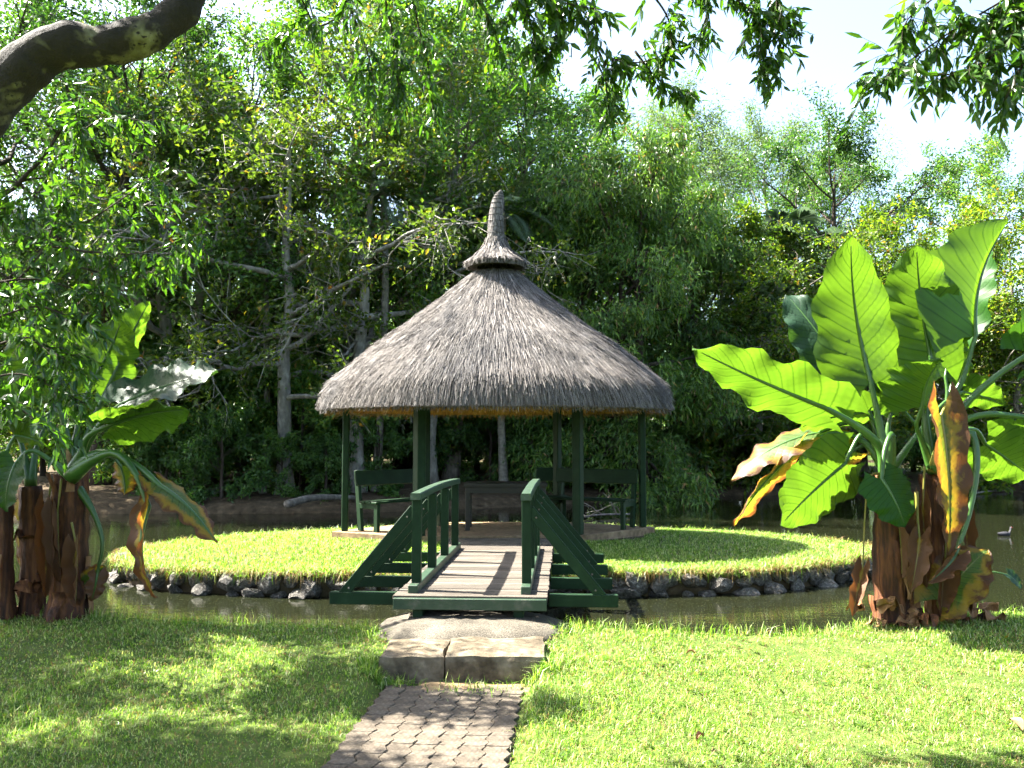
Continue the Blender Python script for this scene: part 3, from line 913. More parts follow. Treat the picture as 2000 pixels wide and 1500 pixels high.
# ------------------------------------------------------------------ gazebo
GC = np.array((-0.26, 13.45))
def pz(py): return at(968, py, GC[1]).z
gazebo = thing('gazebo', 'round gazebo with conical grey thatched roof on green posts', 'gazebo', (GC[0], GC[1], 0))
def g(x, y, z): return (x - GC[0], y - GC[1], z)
posts = [(-1.37, 12.55, 0.145), (0.985, 12.69, 0.135), (2.116, 13.8, 0.10), (0.78, 14.6, 0.115), (-1.476, 14.5, 0.12), (-2.59, 13.2, 0.10)]
hexa = np.array([(p[0], p[1]) for p in posts])
slab = GC + (hexa - GC) * 1.085
slab = np.concatenate([slab])
k_ = 6
V = [g(x, y, -0.3) for x, y in slab] + [g(x, y, -0.012) for x, y in slab] + [g(*(GC + (np.array((x, y)) - GC) * 0.995), 0.0) for x, y in slab]
Q = [(l * k_ + a_, l * k_ + (a_ + 1) % k_, (l + 1) * k_ + (a_ + 1) % k_, (l + 1) * k_ + a_) for l in range(2) for a_ in range(k_)]
link('floor_slab', new_mesh('floor_slab', V, [Q, [[2 * k_ + a_ for a_ in range(k_)]]]), M['concrete_tan'], gazebo)
for x, y, w_ in posts:
    mb = MB()
    ang = math.atan2(y - GC[1], x - GC[0])
    c_, s_ = math.cos(ang), math.sin(ang)
    mb.box(g(x, y, 1.1), (w_, w_, 2.2), np.array([[c_, -s_, 0], [s_, c_, 0], [0, 0, 1]]), 0.012)
    mb.build('post', M['green_paint'], gazebo)
# ring beam and rafters under the thatch
for a_ in range(6):
    mb = MB()
    p, q = hexa[a_], hexa[(a_ + 1) % 6]
    mb.beam(g(p[0], p[1], 2.16), g(q[0], q[1], 2.16), 0.06, 0.12)
    mb.build('ring_beam', M['dark_wood'], gazebo)
def lathe(prof, seg, cx=None, wob=None):
    V, n_ = [], len(prof)
    an_ = np.linspace(0, 2 * math.pi, seg, endpoint=False)
    for i_, (r_, z_) in enumerate(prof):
        k2 = 1.0 if wob is None else wob(an_, z_)
        ox = 0 if cx is None else cx(z_)
        V.append(np.stack([r_ * k2 * np.cos(an_) + ox, r_ * k2 * np.sin(an_), np.full(seg, z_)], 1))
    V = np.concatenate(V)
    j_ = np.arange(seg); k2 = (j_ + 1) % seg
    Q_ = np.concatenate([np.stack([i_ * seg + j_, i_ * seg + k2, (i_ + 1) * seg + k2, (i_ + 1) * seg + j_], 1) for i_ in range(n_ - 1)])
    return V, Q_
SCALE = GC[1] / FPX
prof_px = [(350, 800), (347, 784), (330, 749), (296, 719), (240, 674), (184, 636), (109, 578), (52, 530)]
prof = [tuple(p_) for p_ in spline([((r_ - 11) * SCALE, pz(y_)) for r_, y_ in prof_px], 22)]
wobf = lambda a_, z_: 1 + 0.006 * np.sin(a_ * 5 + z_ * 3) + 0.005 * np.sin(a_ * 11 + 2 * z_)
mb = MB()
V, Q = lathe(prof, 72, wob=wobf)
mb.add(V, Q)
roof = mb.build('roof', M['thatch_base'], gazebo, smooth=True)
roof.scale = (1, 0.70, 1)          # made oval, shallower than wide, so its shadow falls farther back
mb = MB()
V, Q = lathe([(prof[0][0] - 0.01, prof[0][1] + 0.005), (prof[0][0] - 0.13, prof[0][1] - 0.03), (1.5, prof[0][1] + 1.02), (0.1, prof[0][1] + 2.0)], 72)
mb.add(V, Q[:, ::-1])
mb.build('thatch_underside', M['thatch_under'], roof, smooth=True)
def straws(n, profile, rng, ln, wd, lift=(0.0, 0.03), jit=0.12, tlo=0.0, thi=1.0, angw=None):
    pr = np.array(profile)
    seg = np.linalg.norm(np.diff(pr, axis=0), axis=1)
    s = np.r_[0, np.cumsum(seg)]
    m_ = int(n * 2.2)
    t_ = rng.uniform(tlo, thi, m_) * s[-1]
    r_, z_ = np.interp(t_, s, pr[:, 0]), np.interp(t_, s, pr[:, 1])
    ok_ = rng.uniform(0, pr[:, 0].max(), m_) < r_ + 0.05
    t_, r_, z_ = t_[ok_][:n], r_[ok_][:n], z_[ok_][:n]
    n_ = len(t_)
    e = 0.02
    dr, dz = (np.interp(t_ - e, s, pr[:, 0]) - np.interp(t_ + e, s, pr[:, 0])), (np.interp(t_ - e, s, pr[:, 1]) - np.interp(t_ + e, s, pr[:, 1]))
    a_ = rng.uniform(0, 2 * math.pi, n_)
    rad = np.stack([np.cos(a_), np.sin(a_), np.zeros(n_)], 1)
    tan = np.stack([-np.sin(a_), np.cos(a_), np.zeros(n_)], 1)
    Zv = np.array((0, 0, 1.0))
    down = unit(rad * dr[:, None] + Zv * dz[:, None])
    nor = np.cross(tan, down); nor *= np.sign((nor * rad).sum(1) + 1e-6)[:, None]
    D = unit(down + tan * rng.normal(0, jit, n_)[:, None] + nor * rng.normal(0.02, 0.05, n_)[:, None])
    lump = 0.02 * np.sin(a_ * 23 + t_ * 9) * np.sin(a_ * 7 + t_ * 5)
    B = rad * (r_ * wobf(a_, z_))[:, None] + Zv * z_[:, None] + nor * (rng.uniform(*lift, n_) + np.maximum(lump, 0))[:, None]
    L = np.minimum(ln * rng.uniform(0.5, 1.3, n_), t_ + 0.03)[:, None]
    W = (wd * rng.uniform(0.6, 1.4, n_))[:, None]
    S = unit(np.cross(D, nor + tan * rng.normal(0, 0.6, n_)[:, None]))
    V = np.stack([B - S * W / 2, B + S * W / 2, B + D * L + S * W * 0.3, B + D * L - S * W * 0.3], 1).reshape(-1, 3)
    b_ = np.arange(n_)[:, None] * 4
    return V, b_ + np.array([[0, 1, 2, 3]])
rng = np.random.default_rng(3)
mb = MB()
mb.add(*straws(86000, prof, rng, 0.27, 0.0055, (-0.004, 0.016), 0.055))
th = mb.build('thatch', M['thatch'], roof)
tag(th, kind='stuff')
# trimmed fringe at the eave
mb = MB()
n = 9000
a_ = rng.uniform(0, 2 * math.pi, n)
r_ = prof[0][0] - rng.uniform(0, 0.15, n)
B = np.stack([r_ * np.cos(a_), r_ * np.sin(a_), prof[0][1] + rng.uniform(-0.02, 0.07, n)], 1)
D = unit(np.stack([np.cos(a_) * 0.25, np.sin(a_) * 0.25, np.full(n, -1.0)], 1) + rng.normal(0, 0.12, (n, 3)))
S = unit(np.cross(D, np.stack([np.cos(a_), np.sin(a_), np.zeros(n)], 1) + rng.normal(0, 0.4, (n, 3))))
L, W = rng.uniform(0.03, 0.09, n)[:, None], rng.uniform(0.005, 0.009, n)[:, None]
V = np.stack([B - S * W / 2, B + S * W / 2, B + D * L + S * W * 0.3, B + D * L - S * W * 0.3], 1).reshape(-1, 3)
mb.add(V, np.arange(n)[:, None] * 4 + np.array([[0, 1, 2, 3]]))
tag(mb.build('eave_fringe', M['thatch'], roof), kind='stuff')
mb = MB()
n = 9000
a_ = rng.uniform(0, 2 * math.pi, n)
t_ = rng.uniform(0, 0.6, n)
r_ = prof[0][0] - 0.15 - t_ * 0.9
B = np.stack([r_ * np.cos(a_), r_ * np.sin(a_), prof[0][1] + 0.02 + t_ * 0.62], 1)
D = unit(np.stack([np.cos(a_) * 0.6, np.sin(a_) * 0.6, np.full(n, -0.8)], 1) + rng.normal(0, 0.1, (n, 3)))
S = unit(np.cross(D, np.stack([np.cos(a_), np.sin(a_), np.zeros(n)], 1) + rng.normal(0, 0.5, (n, 3))))
L, W = rng.uniform(0.08, 0.2, n)[:, None], rng.uniform(0.006, 0.012, n)[:, None]
V = np.stack([B - S * W / 2, B + S * W / 2, B + D * L + S * W * 0.3, B + D * L - S * W * 0.3], 1).reshape(-1, 3)
mb.add(V, np.arange(n)[:, None] * 4 + np.array([[0, 1, 2, 3]]))
tag(mb.build('underside_straw', M['straw_gold'], roof), kind='stuff')
# cap and horn-shaped finial
cap_prof = [(56 * SCALE, pz(521)), (57 * SCALE, pz(512)), (42 * SCALE, pz(501)), (28 * SCALE, pz(488)), (21 * SCALE, pz(476)), (17 * SCALE, pz(464))]
mb = MB()
V, Q = lathe([(0.3, pz(522))] + cap_prof, 48)
mb.add(V, Q)
cap = mb.build('roof_cap', M['thatch_base'], gazebo, smooth=True)
mb = MB()
mb.add(*straws(5200, cap_prof, rng, 0.11, 0.007, (-0.004, 0.010), 0.08))
tag(mb.build('cap_thatch', M['thatch'], cap), kind='stuff')
zs = [pz(y_) for y_ in (474, 450, 425, 400, 385, 377, 371)]
rs_ = np.array((16.5, 15, 14, 12, 9, 5.5, 1.5)) * SCALE
ox = np.array((0, 0, 0, 2, 5, 8, 10)) * SCALE
P = spline(np.stack([ox, np.zeros(7), zs], 1), 26)
RR = np.interp(np.linspace(0, 6, 26), np.arange(7), rs_)
mb = MB()
mb.tube(P, RR, 20)
fin = mb.build('finial', M['thatch_base'], gazebo, smooth=True)
mb = MB()
n = 5200
tt = rng.uniform(0.02, 0.97, n) * 25
a_ = rng.uniform(0, 2 * math.pi, n)
B = np.stack([np.interp(tt, range(26), P[:, i_]) for i_ in range(3)], 1)
rad = np.stack([np.cos(a_), np.sin(a_), np.zeros(n)], 1)
B = B + rad * (np.interp(tt, range(26), RR) + rng.uniform(0, 0.008, n))[:, None]
D = unit(np.stack([rad[:, 0] * 0.08, rad[:, 1] * 0.08, np.full(n, -1.0)], 1) + rng.normal(0, 0.05, (n, 3)))
S = unit(np.cross(D, rad))
L, W = rng.uniform(0.06, 0.14, n)[:, None], rng.uniform(0.006, 0.011, n)[:, None]
V = np.stack([B - S * W / 2, B + S * W / 2, B + D * L + S * W * 0.3, B + D * L - S * W * 0.3], 1).reshape(-1, 3)
mb.add(V, np.arange(n)[:, None] * 4 + np.array([[0, 1, 2, 3]]))
tag(mb.build('finial_straw', M['thatch'], fin), kind='stuff')
for t_ in np.linspace(3, 20, 9):
    i_ = int(t_)
    mb = MB()
    r0 = RR[i_] + 0.010
    a_ = np.linspace(0, 2 * math.pi, 25)
    mb.tube(np.stack([P[i_][0] + r0 * np.cos(a_), P[i_][1] + r0 * np.sin(a_), P[i_][2] + 0.006 * np.sin(a_ * 2)], 1), 0.006, 5, False)
    mb.build('rope_band', M['dark_wood'], fin)

# ------------------------------------------------------------------ benches and the table in the gazebo
def make_bench(p, q, label, back_side, length):
    p, q = np.array(p, float), np.array(q, float)
    d = unit(q - p)
    n_ = np.array((-d[1], d[0]))
    mid = (p + q) / 2
    if np.dot(n_, mid - GC) < 0: n_ = -n_             # n_ points outwards: the side of the backrest
    c = mid - n_ * back_side
    b_ = thing('bench', label, 'bench', (c[0], c[1], 0.0), group='benches in the gazebo')
    def w(u, v_, z): return (d[0] * u + n_[0] * v_, d[1] * u + n_[1] * v_, z)
    h = length / 2
    for v_ in (-0.16, -0.02, 0.12):
        mb = MB(); mb.beam(w(-h, v_, 0.445), w(h, v_, 0.445), 0.125, 0.032); mb.build('seat_slat', M['green_paint'], b_)
    mb = MB(); mb.beam(w(-h - 0.02, 0.245, 0.81), w(h + 0.02, 0.245, 0.81), 0.035, 0.235, up=(n_[0] * 0.2, n_[1] * 0.2, 1)); mb.build('backrest', M['green_paint'], b_)
    for s in (-1, 1):
        u = s * (h - 0.06)
        mb = MB(); mb.beam(w(u, 0.20, 0.0), w(u, 0.315, 0.93), 0.06, 0.085, up=(n_[0], n_[1], 0)); mb.build('back_leg', M['green_paint'], b_)
        mb = MB(); mb.beam(w(u, -0.17, 0.0), w(u, -0.17, 0.425), 0.06, 0.085, up=(n_[0], n_[1], 0)); mb.build('front_leg', M['green_paint'], b_)
        mb = MB(); mb.beam(w(u, -0.22, 0.385), w(u, 0.22, 0.385), 0.058, 0.08); mb.build('side_rail', M['green_paint'], b_)
    return b_
make_bench(hexa[5], hexa[4], 'green wooden bench with sunlit backrest at the gazebo post over the pale floor edge', 0.36, 1.45)
make_bench(hexa[2], hexa[3], 'green wooden bench in shade between two gazebo posts, beside the shaded lawn', 0.36, 1.45)
make_bench((0.98, 14.95), (0.40, 14.95), 'short green bench whose pale backrest shows behind the shaded bench', 0.42, 0.50)
tb = thing('table', 'low dark wooden table standing in the middle of the gazebo', 'table', (-0.1, 13.55, 0.0))
mb = MB(); mb.box((0, 0, 0.705), (1.3, 0.7, 0.06), None, 0.006); mb.build('table_top', M['dark_wood'], tb)
mb = MB(); mb.beam((-0.6, -0.3, 0.625), (0.6, -0.3, 0.625), 0.03, 0.1); mb.build('apron', M['dark_wood'], tb)
for x_ in (-0.59, 0.59):
    for y_ in (-0.28, 0.28):
        mb = MB(); mb.box((x_, y_, 0.3375), (0.075, 0.075, 0.675), None, 0.006); mb.build('leg', M['dark_wood'], tb)

# ------------------------------------------------------------------ giant arum plants on the bank
def ear_leaf(plant, origin, pts, tip, width, nrm, mat, seed, Y=8.0, Yt=None, Yb=None, bend=0.08, cup=0.10, wave=0.04, rad=0.032, pet='petiole', fold=0.0, torn=0.10, twist=0.0):
    """pts: pixels of the leaf stalk from the crown to the blade; tip: pixel of the blade's tip; width in pixels; nrm: direction its upper side faces"""
    rs = np.random.default_rng(seed)
    Yb = Y if Yb is None else Yb
    Yt = Yb if Yt is None else Yt
    ys_ = np.linspace(Y, Yb, len(pts))
    S = np.array([at(px, py, y_) for (px, py), y_ in zip(pts, ys_)])
    S = spline(S, 14)
    base = S[-1]
    T = np.array(at(tip[0], tip[1], Yt))
    ax = T - base
    L = np.linalg.norm(ax)
    ax /= L
    n0 = unit(np.array(nrm, float) - ax * np.dot(nrm, ax))
    sd = np.cross(ax, n0)
    W = width * Yb / FPX
    nv, nu = 30, 9
    vs = np.linspace(0, 1, nv)
    us = np.linspace(-1, 1, 2 * nu + 1)
    prof_ = (1 - vs) ** 0.80 * (0.60 + 1.05 * vs) * np.clip(0.62 + vs * 3.2, 0, 1)
    prof_ /= prof_.max()
    prof_ *= 1 + 0.05 * np.sin(vs * 23 + seed) * (vs < 0.95)
    Vv, UV = [], []
    ph1, ph2 = rs.uniform(0, 6, 2)
    for i_, v_ in enumerate(vs):
        tw = twist * v_
        n_ = n0 * math.cos(tw) + sd * math.sin(tw)
        s_ = sd * math.cos(tw) - n0 * math.sin(tw)
        mid = base + ax * L * v_ - n_ * L * bend * (4 * (v_ - 0.5) ** 2 - 1) * 1.0
        for u in us:
            a = abs(u)
            w_ = prof_[i_] * W / 2
            if torn and a > 0.5:
                w_ *= 1 - torn * max(0, math.sin(v_ * 17 + seed + (3 if u > 0 else 0)) * math.sin(v_ * 7 + seed * 2)) * (a - 0.5) * 2
            back = -0.26 * L * a ** 1.4 * (1 - v_) ** 4
            lift = cup * W * a * a + fold * W * a
            ru = wave * W * (a ** 1.6) * (math.sin(v_ * 26 + ph1 + (1.3 if u > 0 else 0)) + 0.6 * math.sin(v_ * 15 + ph2 * (1 if u > 0 else 2)))
            pl = 0.020 * W * math.cos(2 * math.pi * (11 * v_ - 2.6 * a)) * min(1, a * 3) * (1 - v_ * 0.5)
            cosf = math.sqrt(max(0.05, 1 - min(0.9, fold * 1.2) ** 2))
            Vv.append(mid + s_ * u * w_ * cosf + ax * back + n_ * (lift * prof_[i_] + ru + pl))
            UV.append((u, v_))
    nc = len(us)
    i_ = (np.arange(nv - 1)[:, None] * nc + np.arange(nc - 1)[None]).ravel()
    Vv = np.array(Vv)
    # bend formula puts the base off the stalk: shift so that they meet
    mid0 = Vv[nu]
    Vv += base - mid0
    mids = Vv[np.arange(nv) * nc + nu]
    F = np.stack([i_, i_ + 1, i_ + nc + 1, i_ + nc], 1)
    me = new_mesh('leaf', Vv - np.array(origin), [F], np.array(UV), smooth=True)
    lf = link('leaf', me, M[mat], plant)
    mb_ = MB()
    P_ = np.concatenate([S[:-1], mids[:-2] - 0.004 * n0]) - np.array(origin)
    k1, k2 = len(S) - 1, nv - 2
    Rr = np.r_[np.linspace(rad, rad * 0.55, k1) * (1 + 0.9 * np.clip(1 - np.arange(k1) / 5, 0, 1) * (rad > 0.025)), np.linspace(rad * 0.52, 0.004, k2)]
    mb_.tube(P_, Rr, 8)
    mb_.build('leaf_stalk', M[pet], lf, smooth=True)
    return lf

def arum_stem(plant, origin, p0, p1, Y, w0, w1, seed, dry=14, name='stem'):
    rs = random.Random(seed)
    a, b_ = np.array(at(*p0, Y)), np.array(at(*p1, Y))
    P_ = spline([a - (0, 0, 0.12), a * 0.66 + b_ * 0.34 + (rs.uniform(-.02, .02), 0, 0), a * 0.3 + b_ * 0.7, b_], 22)
    k = Y / FPX / 2
    Rr = np.linspace(w0 * k, w1 * k, 22) * (1 + 0.05 * np.sin(np.arange(22) * 1.9 + seed))
    Rr[:3] *= (1.25, 1.18, 1.08)
    mb_ = MB()
    mb_.tube(P_ - np.array(origin), Rr, 20)
    # lengthwise ridges of old leaf sheaths
    V_ = mb_.V[0]
    st = mb_.build(name, M['sheath'], plant, smooth=True)
    co = np.array([v_.co[:] for v_ in st.data.vertices])
    ctr = np.repeat(P_ - np.array(origin), 20, axis=0)
    d_ = co[:440] - ctr
    an_ = np.tile(np.arange(20), 22)
    co[:440] = ctr + d_ * (1 + 0.10 * np.sin(an_ * 2.2 + np.repeat(np.arange(22), 20) * 0.25 + seed))[:, None]
    st.data.vertices.foreach_set('co', co.ravel().astype(np.float32))
    # dry sheaths: curled strips peeling from the stem
    for q in range(dry):
        t_ = rs.uniform(0.0, 0.9)
        i_ = int(t_ * 21)
        an = rs.uniform(-math.pi, 0.15) if rs.random() < 0.8 else rs.uniform(0, 6.28)
        rd = np.array((math.cos(an), math.sin(an), 0))
        tg = np.array((-math.sin(an), math.cos(an), 0))
        c0 = P_[i_] + rd * Rr[i_] * 1.0
        Ls = rs.uniform(0.35, 0.95) * (0.5 if t_ < 0.3 else 1)
        ww = rs.uniform(0.035, 0.075)
        out_ = rs.uniform(0.0, 0.05) + (0.14 * rs.random() if t_ < 0.25 else 0)
        up_ = 1 if rs.random() < 0.25 else -1
        Vs = []
        nn = 9
        for j_ in range(nn):
            s_ = j_ / (nn - 1)
            c = c0 + np.array((0, 0, up_ * Ls * s_)) + rd * (0.01 + out_ * s_ ** 2 + 0.02 * math.sin(s_ * 7 + q)) + tg * 0.03 * math.sin(s_ * 3 + q) * s_
            c[2] = max(c[2], -0.30 + 0.02 * math.sin(q + j_))
            wj = ww * (1 - 0.55 * s_) * (1 + 0.10 * math.sin(s_ * 6 + q))
            curl = 0.5 * wj
            Vs += [c - tg * wj + rd * curl * 0.2, c - tg * wj * 0.4 + rd * curl, c + tg * wj * 0.4 + rd * curl * 0.9, c + tg * wj - rd * curl * 0.1]
        i4 = (np.arange(nn - 1)[:, None] * 4 + np.arange(3)[None]).ravel()
        me = new_mesh('dry_sheath', np.array(Vs) - np.array(origin), [np.stack([i4, i4 + 1, i4 + 5, i4 + 4], 1)], smooth=True)
        link('dry_sheath', me, M['dry_sheath' if rs.random() < 0.45 else 'sheath'], plant)
    return st

O1 = np.array(on(1790, 1205, -0.27))
O1[1] = 8.0
right_plant = thing('giant_arum', 'giant arum with huge lime leaves on brown stems at the sunny bank', 'plant', tuple(O1))
arum_stem(right_plant, O1, (1742, 1208), (1735, 928), 8.0, 62, 50, 3, 7)
arum_stem(right_plant, O1, (1848, 1212), (1824, 925), 8.08, 64, 50, 7, 8)
E1 = lambda *a, **k: ear_leaf(right_plant, O1, *a, **k)
A, B2 = (1735, 928), (1823, 922)
E1([A, (1722, 850), (1712, 800), (1700, 745)], (1662, 460), 172, (-0.15, 0.86, 0.5), 'ear', 1, Y=8.0, Yt=7.75, cup=0.10, wave=0.02, rad=0.045)
E1([B2, (1808, 820), (1814, 760), (1818, 700)], (1790, 477), 162, (0.12, 0.9, 0.42), 'ear', 2, Y=8.05, Yt=7.8, cup=0.12, wave=0.028, rad=0.042)
E1([B2, (1850, 800), (1880, 740), (1905, 655)], (1972, 428), 165, (-0.75, 0.45, 0.45), 'ear', 3, Y=8.05, Yt=8.1, Yb=8.0, cup=0.16, wave=0.02, fold=0.45, rad=0.04)
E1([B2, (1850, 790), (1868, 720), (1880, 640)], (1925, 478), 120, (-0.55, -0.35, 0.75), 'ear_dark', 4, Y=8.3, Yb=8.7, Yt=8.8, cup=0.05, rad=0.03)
E1([A, (1718, 872), (1670, 830), (1610, 795)], (1352, 679), 150, (0.30, 0.62, 0.72), 'ear', 5, Y=7.95, Yb=7.8, Yt=7.6, bend=-0.02, cup=0.04, wave=0.05, rad=0.05)
E1([A, (1710, 840), (1690, 790), (1655, 740)], (1534, 575), 130, (-0.35, -0.62, 0.70), 'ear_teal', 6, Y=8.2, Yb=8.4, Yt=8.7, cup=0.06, wave=0.04, rad=0.032)
E1([A, (1700, 850), (1660, 825), (1600, 845)], (1428, 938), 92, (-0.20, -0.42, 0.85), 'ear_old', 7, Y=8.1, Yb=8.4, Yt=8.5, bend=0.10, cup=-0.10, wave=0.05, rad=0.036)
E1([A, (1690, 865), (1625, 845), (1555, 880)], (1434, 1028), 82, (-0.62, 0.55, 0.42), 'ear_old', 8, Y=8.1, Yb=8.4, Yt=8.5, bend=0.05, cup=-0.12, wave=0.05, rad=0.034, torn=0.4)
E1([A, (1705, 860), (1680, 850), (1650, 905)], (1524, 1026), 158, (-0.40, 0.85, 0.2), 'ear', 9, Y=8.1, Yb=8.0, Yt=7.9, bend=0.03, cup=0.05, wave=0.04, rad=0.034)
E1([A, (1742, 850), (1728, 880), (1722, 935)], (1768, 1030), 105, (-0.1, -0.55, 0.6), 'ear_dark', 10, Y=7.9, Yb=7.66, Yt=7.6, bend=0.08, cup=-0.08, wave=0.03, rad=0.036)
E1([B2, (1850, 815), (1850, 790), (1838, 812)], (1852, 1080), 88, (0.25, -0.80, 0.30), 'ear_dying', 11, Y=7.9, Yb=7.6, Yt=7.55, bend=0.04, cup=0.18, wave=0.05, rad=0.03, pet='petiole_old', torn=0.25)
E1([B2, (1870, 850), (1905, 840), (1925, 868)], (2020, 935), 140, (0.15, 0.82, 0.5), 'ear', 12, Y=8.05, Yb=8.3, Yt=8.5, bend=0.03, wave=0.04, rad=0.034)
E1([B2, (1800, 860), (1790, 830), (1800, 795)], (1838, 702), 140, (-0.3, 0.80, 0.55), 'ear', 13, Y=8.0, Yb=7.85, Yt=7.6, bend=0.10, cup=0.15, wave=0.04, fold=0.15, rad=0.03)
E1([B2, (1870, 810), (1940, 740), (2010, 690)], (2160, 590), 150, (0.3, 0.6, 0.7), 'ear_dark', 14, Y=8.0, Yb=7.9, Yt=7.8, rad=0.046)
E1([B2, (1860, 840), (1920, 810), (2010, 815)], (2160, 880), 130, (0.2, 0.5, 0.8), 'ear', 15, Y=8.0, Yb=7.8, Yt=7.6, rad=0.044)
E1([A, (1790, 850), (1840, 790), (1880, 765)], (1962, 792), 80, (-0.1, 0.7, 0.7), 'ear', 16, Y=8.2, Yb=8.4, Yt=8.5, rad=0.026)
E1([(1838, 1190), (1832, 1178), (1836, 1172)], (1930, 1072), 112, (-0.35, -0.75, 0.50), 'ear_old', 17, Y=7.85, Yb=7.8, Yt=7.85, bend=0.10, cup=0.05, rad=0.02, pet='petiole_old', torn=0.2)
E1([B2, (1890, 845), (1908, 900), (1893, 1000), (1865, 1085)], (1812, 1140), 40, (0.4, -0.6, 0.4), 'ear_brown', 18, Y=7.9, Yb=7.65, Yt=7.5, bend=0.1, cup=0.3, fold=0.3, rad=0.04, torn=0.5)
E1([(1850, 1195), (1880, 1140), (1930, 1118), (1968, 1122)], (1995, 1150), 30, (0, -0.6, 0.7), 'ear_teal', 19, Y=8.3, Yb=8.3, rad=0.012)
E1([A, (1700, 930), (1690, 1000), (1685, 1110)], (1665, 1205), 34, (-0.3, -0.7, 0.3), 'ear_brown', 20, Y=7.85, Yb=7.8, Yt=7.7, bend=0.12, fold=0.4, rad=0.012, pet='petiole_old', torn=0.4)
E1([(1790, 960), (1792, 1010), (1796, 1050)], (1778, 1160), 46, (-0.2, -0.8, 0.3), 'ear_brown', 21, Y=7.75, Yb=7.7, Yt=7.65, bend=0.1, fold=0.3, rad=0.018, pet='petiole_old', torn=0.4)
E1([A, (1735, 830), (1750, 790), (1775, 760)], (1745, 690), 70, (-0.5, 0.6, 0.6), 'ear', 22, Y=8.35, Yb=8.5, Yt=8.5, rad=0.026)

E1([A, (1728, 860), (1712, 830), (1692, 805)], (1560, 836), 84, (0.2, 0.7, 0.6), 'ear', 23, Y=8.2, Yb=8.25, Yt=8.2, bend=0.06, rad=0.026)
E1([B2, (1842, 830), (1850, 770), (1846, 735)], (1868, 640), 92, (0.3, 0.8, 0.4), 'ear', 24, Y=8.3, Yb=8.4, Yt=8.4, rad=0.028)
E1([B2, (1800, 850), (1772, 810), (1748, 792)], (1690, 770), 74, (-0.2, 0.75, 0.6), 'ear', 25, Y=8.25, Yb=8.35, Yt=8.4, rad=0.026)
E1([A, (1720, 880), (1690, 870), (1668, 880)], (1590, 930), 90, (-0.2, 0.85, 0.35), 'ear_old', 26, Y=8.2, Yb=8.3, Yt=8.3, rad=0.026)
O2 = np.array(on(120, 1195, -0.27))
O2[1] = 8.25
left_plant = thing('giant_arum', 'shaded giant arum with thick brown stem and drooping burnt leaves by the pond', 'plant', tuple(O2))
arum_stem(left_plant, O2, (135, 1192), (138, 925), 8.25, 68, 60, 11, 6)
E2 = lambda *a, **k: ear_leaf(left_plant, O2, *a, **k)
C = (138, 930)
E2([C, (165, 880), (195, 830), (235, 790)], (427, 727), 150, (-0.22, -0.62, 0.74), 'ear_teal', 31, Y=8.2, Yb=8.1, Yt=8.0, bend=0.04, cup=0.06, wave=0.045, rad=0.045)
E2([C, (160, 880), (175, 850), (215, 830)], (370, 800), 120, (0.12, 0.50, 0.85), 'ear', 32, Y=8.1, Yb=7.95, Yt=7.8, bend=0.06, cup=-0.14, wave=0.05, rad=0.042)
E2([C, (180, 895), (215, 890), (237, 912)], (243, 968), 72, (0.3, 0.75, 0.35), 'ear_old', 33, Y=8.35, Yb=8.5, wave=0.05, rad=0.024)
E2([C, (185, 890), (225, 888), (275, 915), (312, 948)], (424, 1062), 74, (0.35, -0.35, 0.6), 'ear_old', 34, Y=8.1, Yb=7.8, Yt=7.6, bend=0.08, cup=-0.12, wave=0.06, rad=0.05, torn=0.45)
E2([C, (180, 900), (225, 885), (265, 925), (290, 990)], (305, 1168), 60, (-0.6, -0.5, 0.3), 'ear_dying', 35, Y=8.0, Yb=7.75, Yt=7.7, bend=0.12, cup=0.2, wave=0.06, rad=0.046, torn=0.45)
E2([C, (170, 850), (205, 770), (248, 680)], (293, 588), 62, (-0.5, 0.65, 0.5), 'ear', 36, Y=8.3, Yb=8.4, Yt=8.4, fold=0.25, rad=0.036)
E2([C, (150, 850), (160, 800), (180, 745)], (238, 622), 120, (0.2, 0.85, 0.45), 'ear', 37, Y=8.3, Yb=8.35, Yt=8.2, rad=0.038)
E2([C, (130, 850), (115, 790), (90, 740)], (30, 640), 150, (-0.3, 0.8, 0.5), 'ear', 38, Y=8.25, Yb=8.2, Yt=8.1, rad=0.04)
E2([C, (120, 860), (85, 820), (40, 800)], (-90, 790), 130, (-0.2, 0.5, 0.8), 'ear_dark', 39, Y=8.2, Yb=8.0, rad=0.042)
E2([C, (150, 860), (150, 790), (140, 720)], (120, 600), 120, (0.0, 0.9, 0.4), 'ear', 40, Y=8.4, Yb=8.6, rad=0.036)
E2([(165, 1170), (163, 1150), (166, 1140)], (206, 1106), 42, (0.1, 0.7, 0.6), 'ear_old', 41, Y=8.2, Yb=8.2, rad=0.014)
E2([C, (182, 1000), (200, 1060), (190, 1120)], (178, 1175), 40, (0.5, -0.5, 0.3), 'ear_brown', 42, Y=8.2, Yb=8.15, rad=0.03, torn=0.4)
E2([C, (100, 900), (60, 880), (30, 905)], (12, 1000), 90, (-0.2, -0.7, 0.5), 'ear_dark', 43, Y=8.0, Yb=7.9, rad=0.03)
O3 = np.array(on(60, 1195, -0.27))
O3[1] = 8.35
third = thing('giant_arum', 'slim giant arum stem at the photo edge beside the thick brown stem', 'plant', tuple(O3))
arum_stem(third, O3, (62, 1192), (60, 950), 8.35, 44, 38, 15, 3)
arum_stem(third, O3, (8, 1195), (6, 940), 8.15, 38, 32, 16, 2)
E3 = lambda *a, **k: ear_leaf(third, O3, *a, **k)
E3([(60, 950), (70, 880), (90, 830), (110, 780)], (170, 690), 100, (0.2, 0.8, 0.5), 'ear', 51, Y=8.4, Yb=8.6, rad=0.03)
E3([(60, 950), (45, 880), (30, 840), (10, 800)], (-50, 720), 110, (-0.2, 0.8, 0.5), 'ear', 52, Y=8.4, Yb=8.5, rad=0.03)
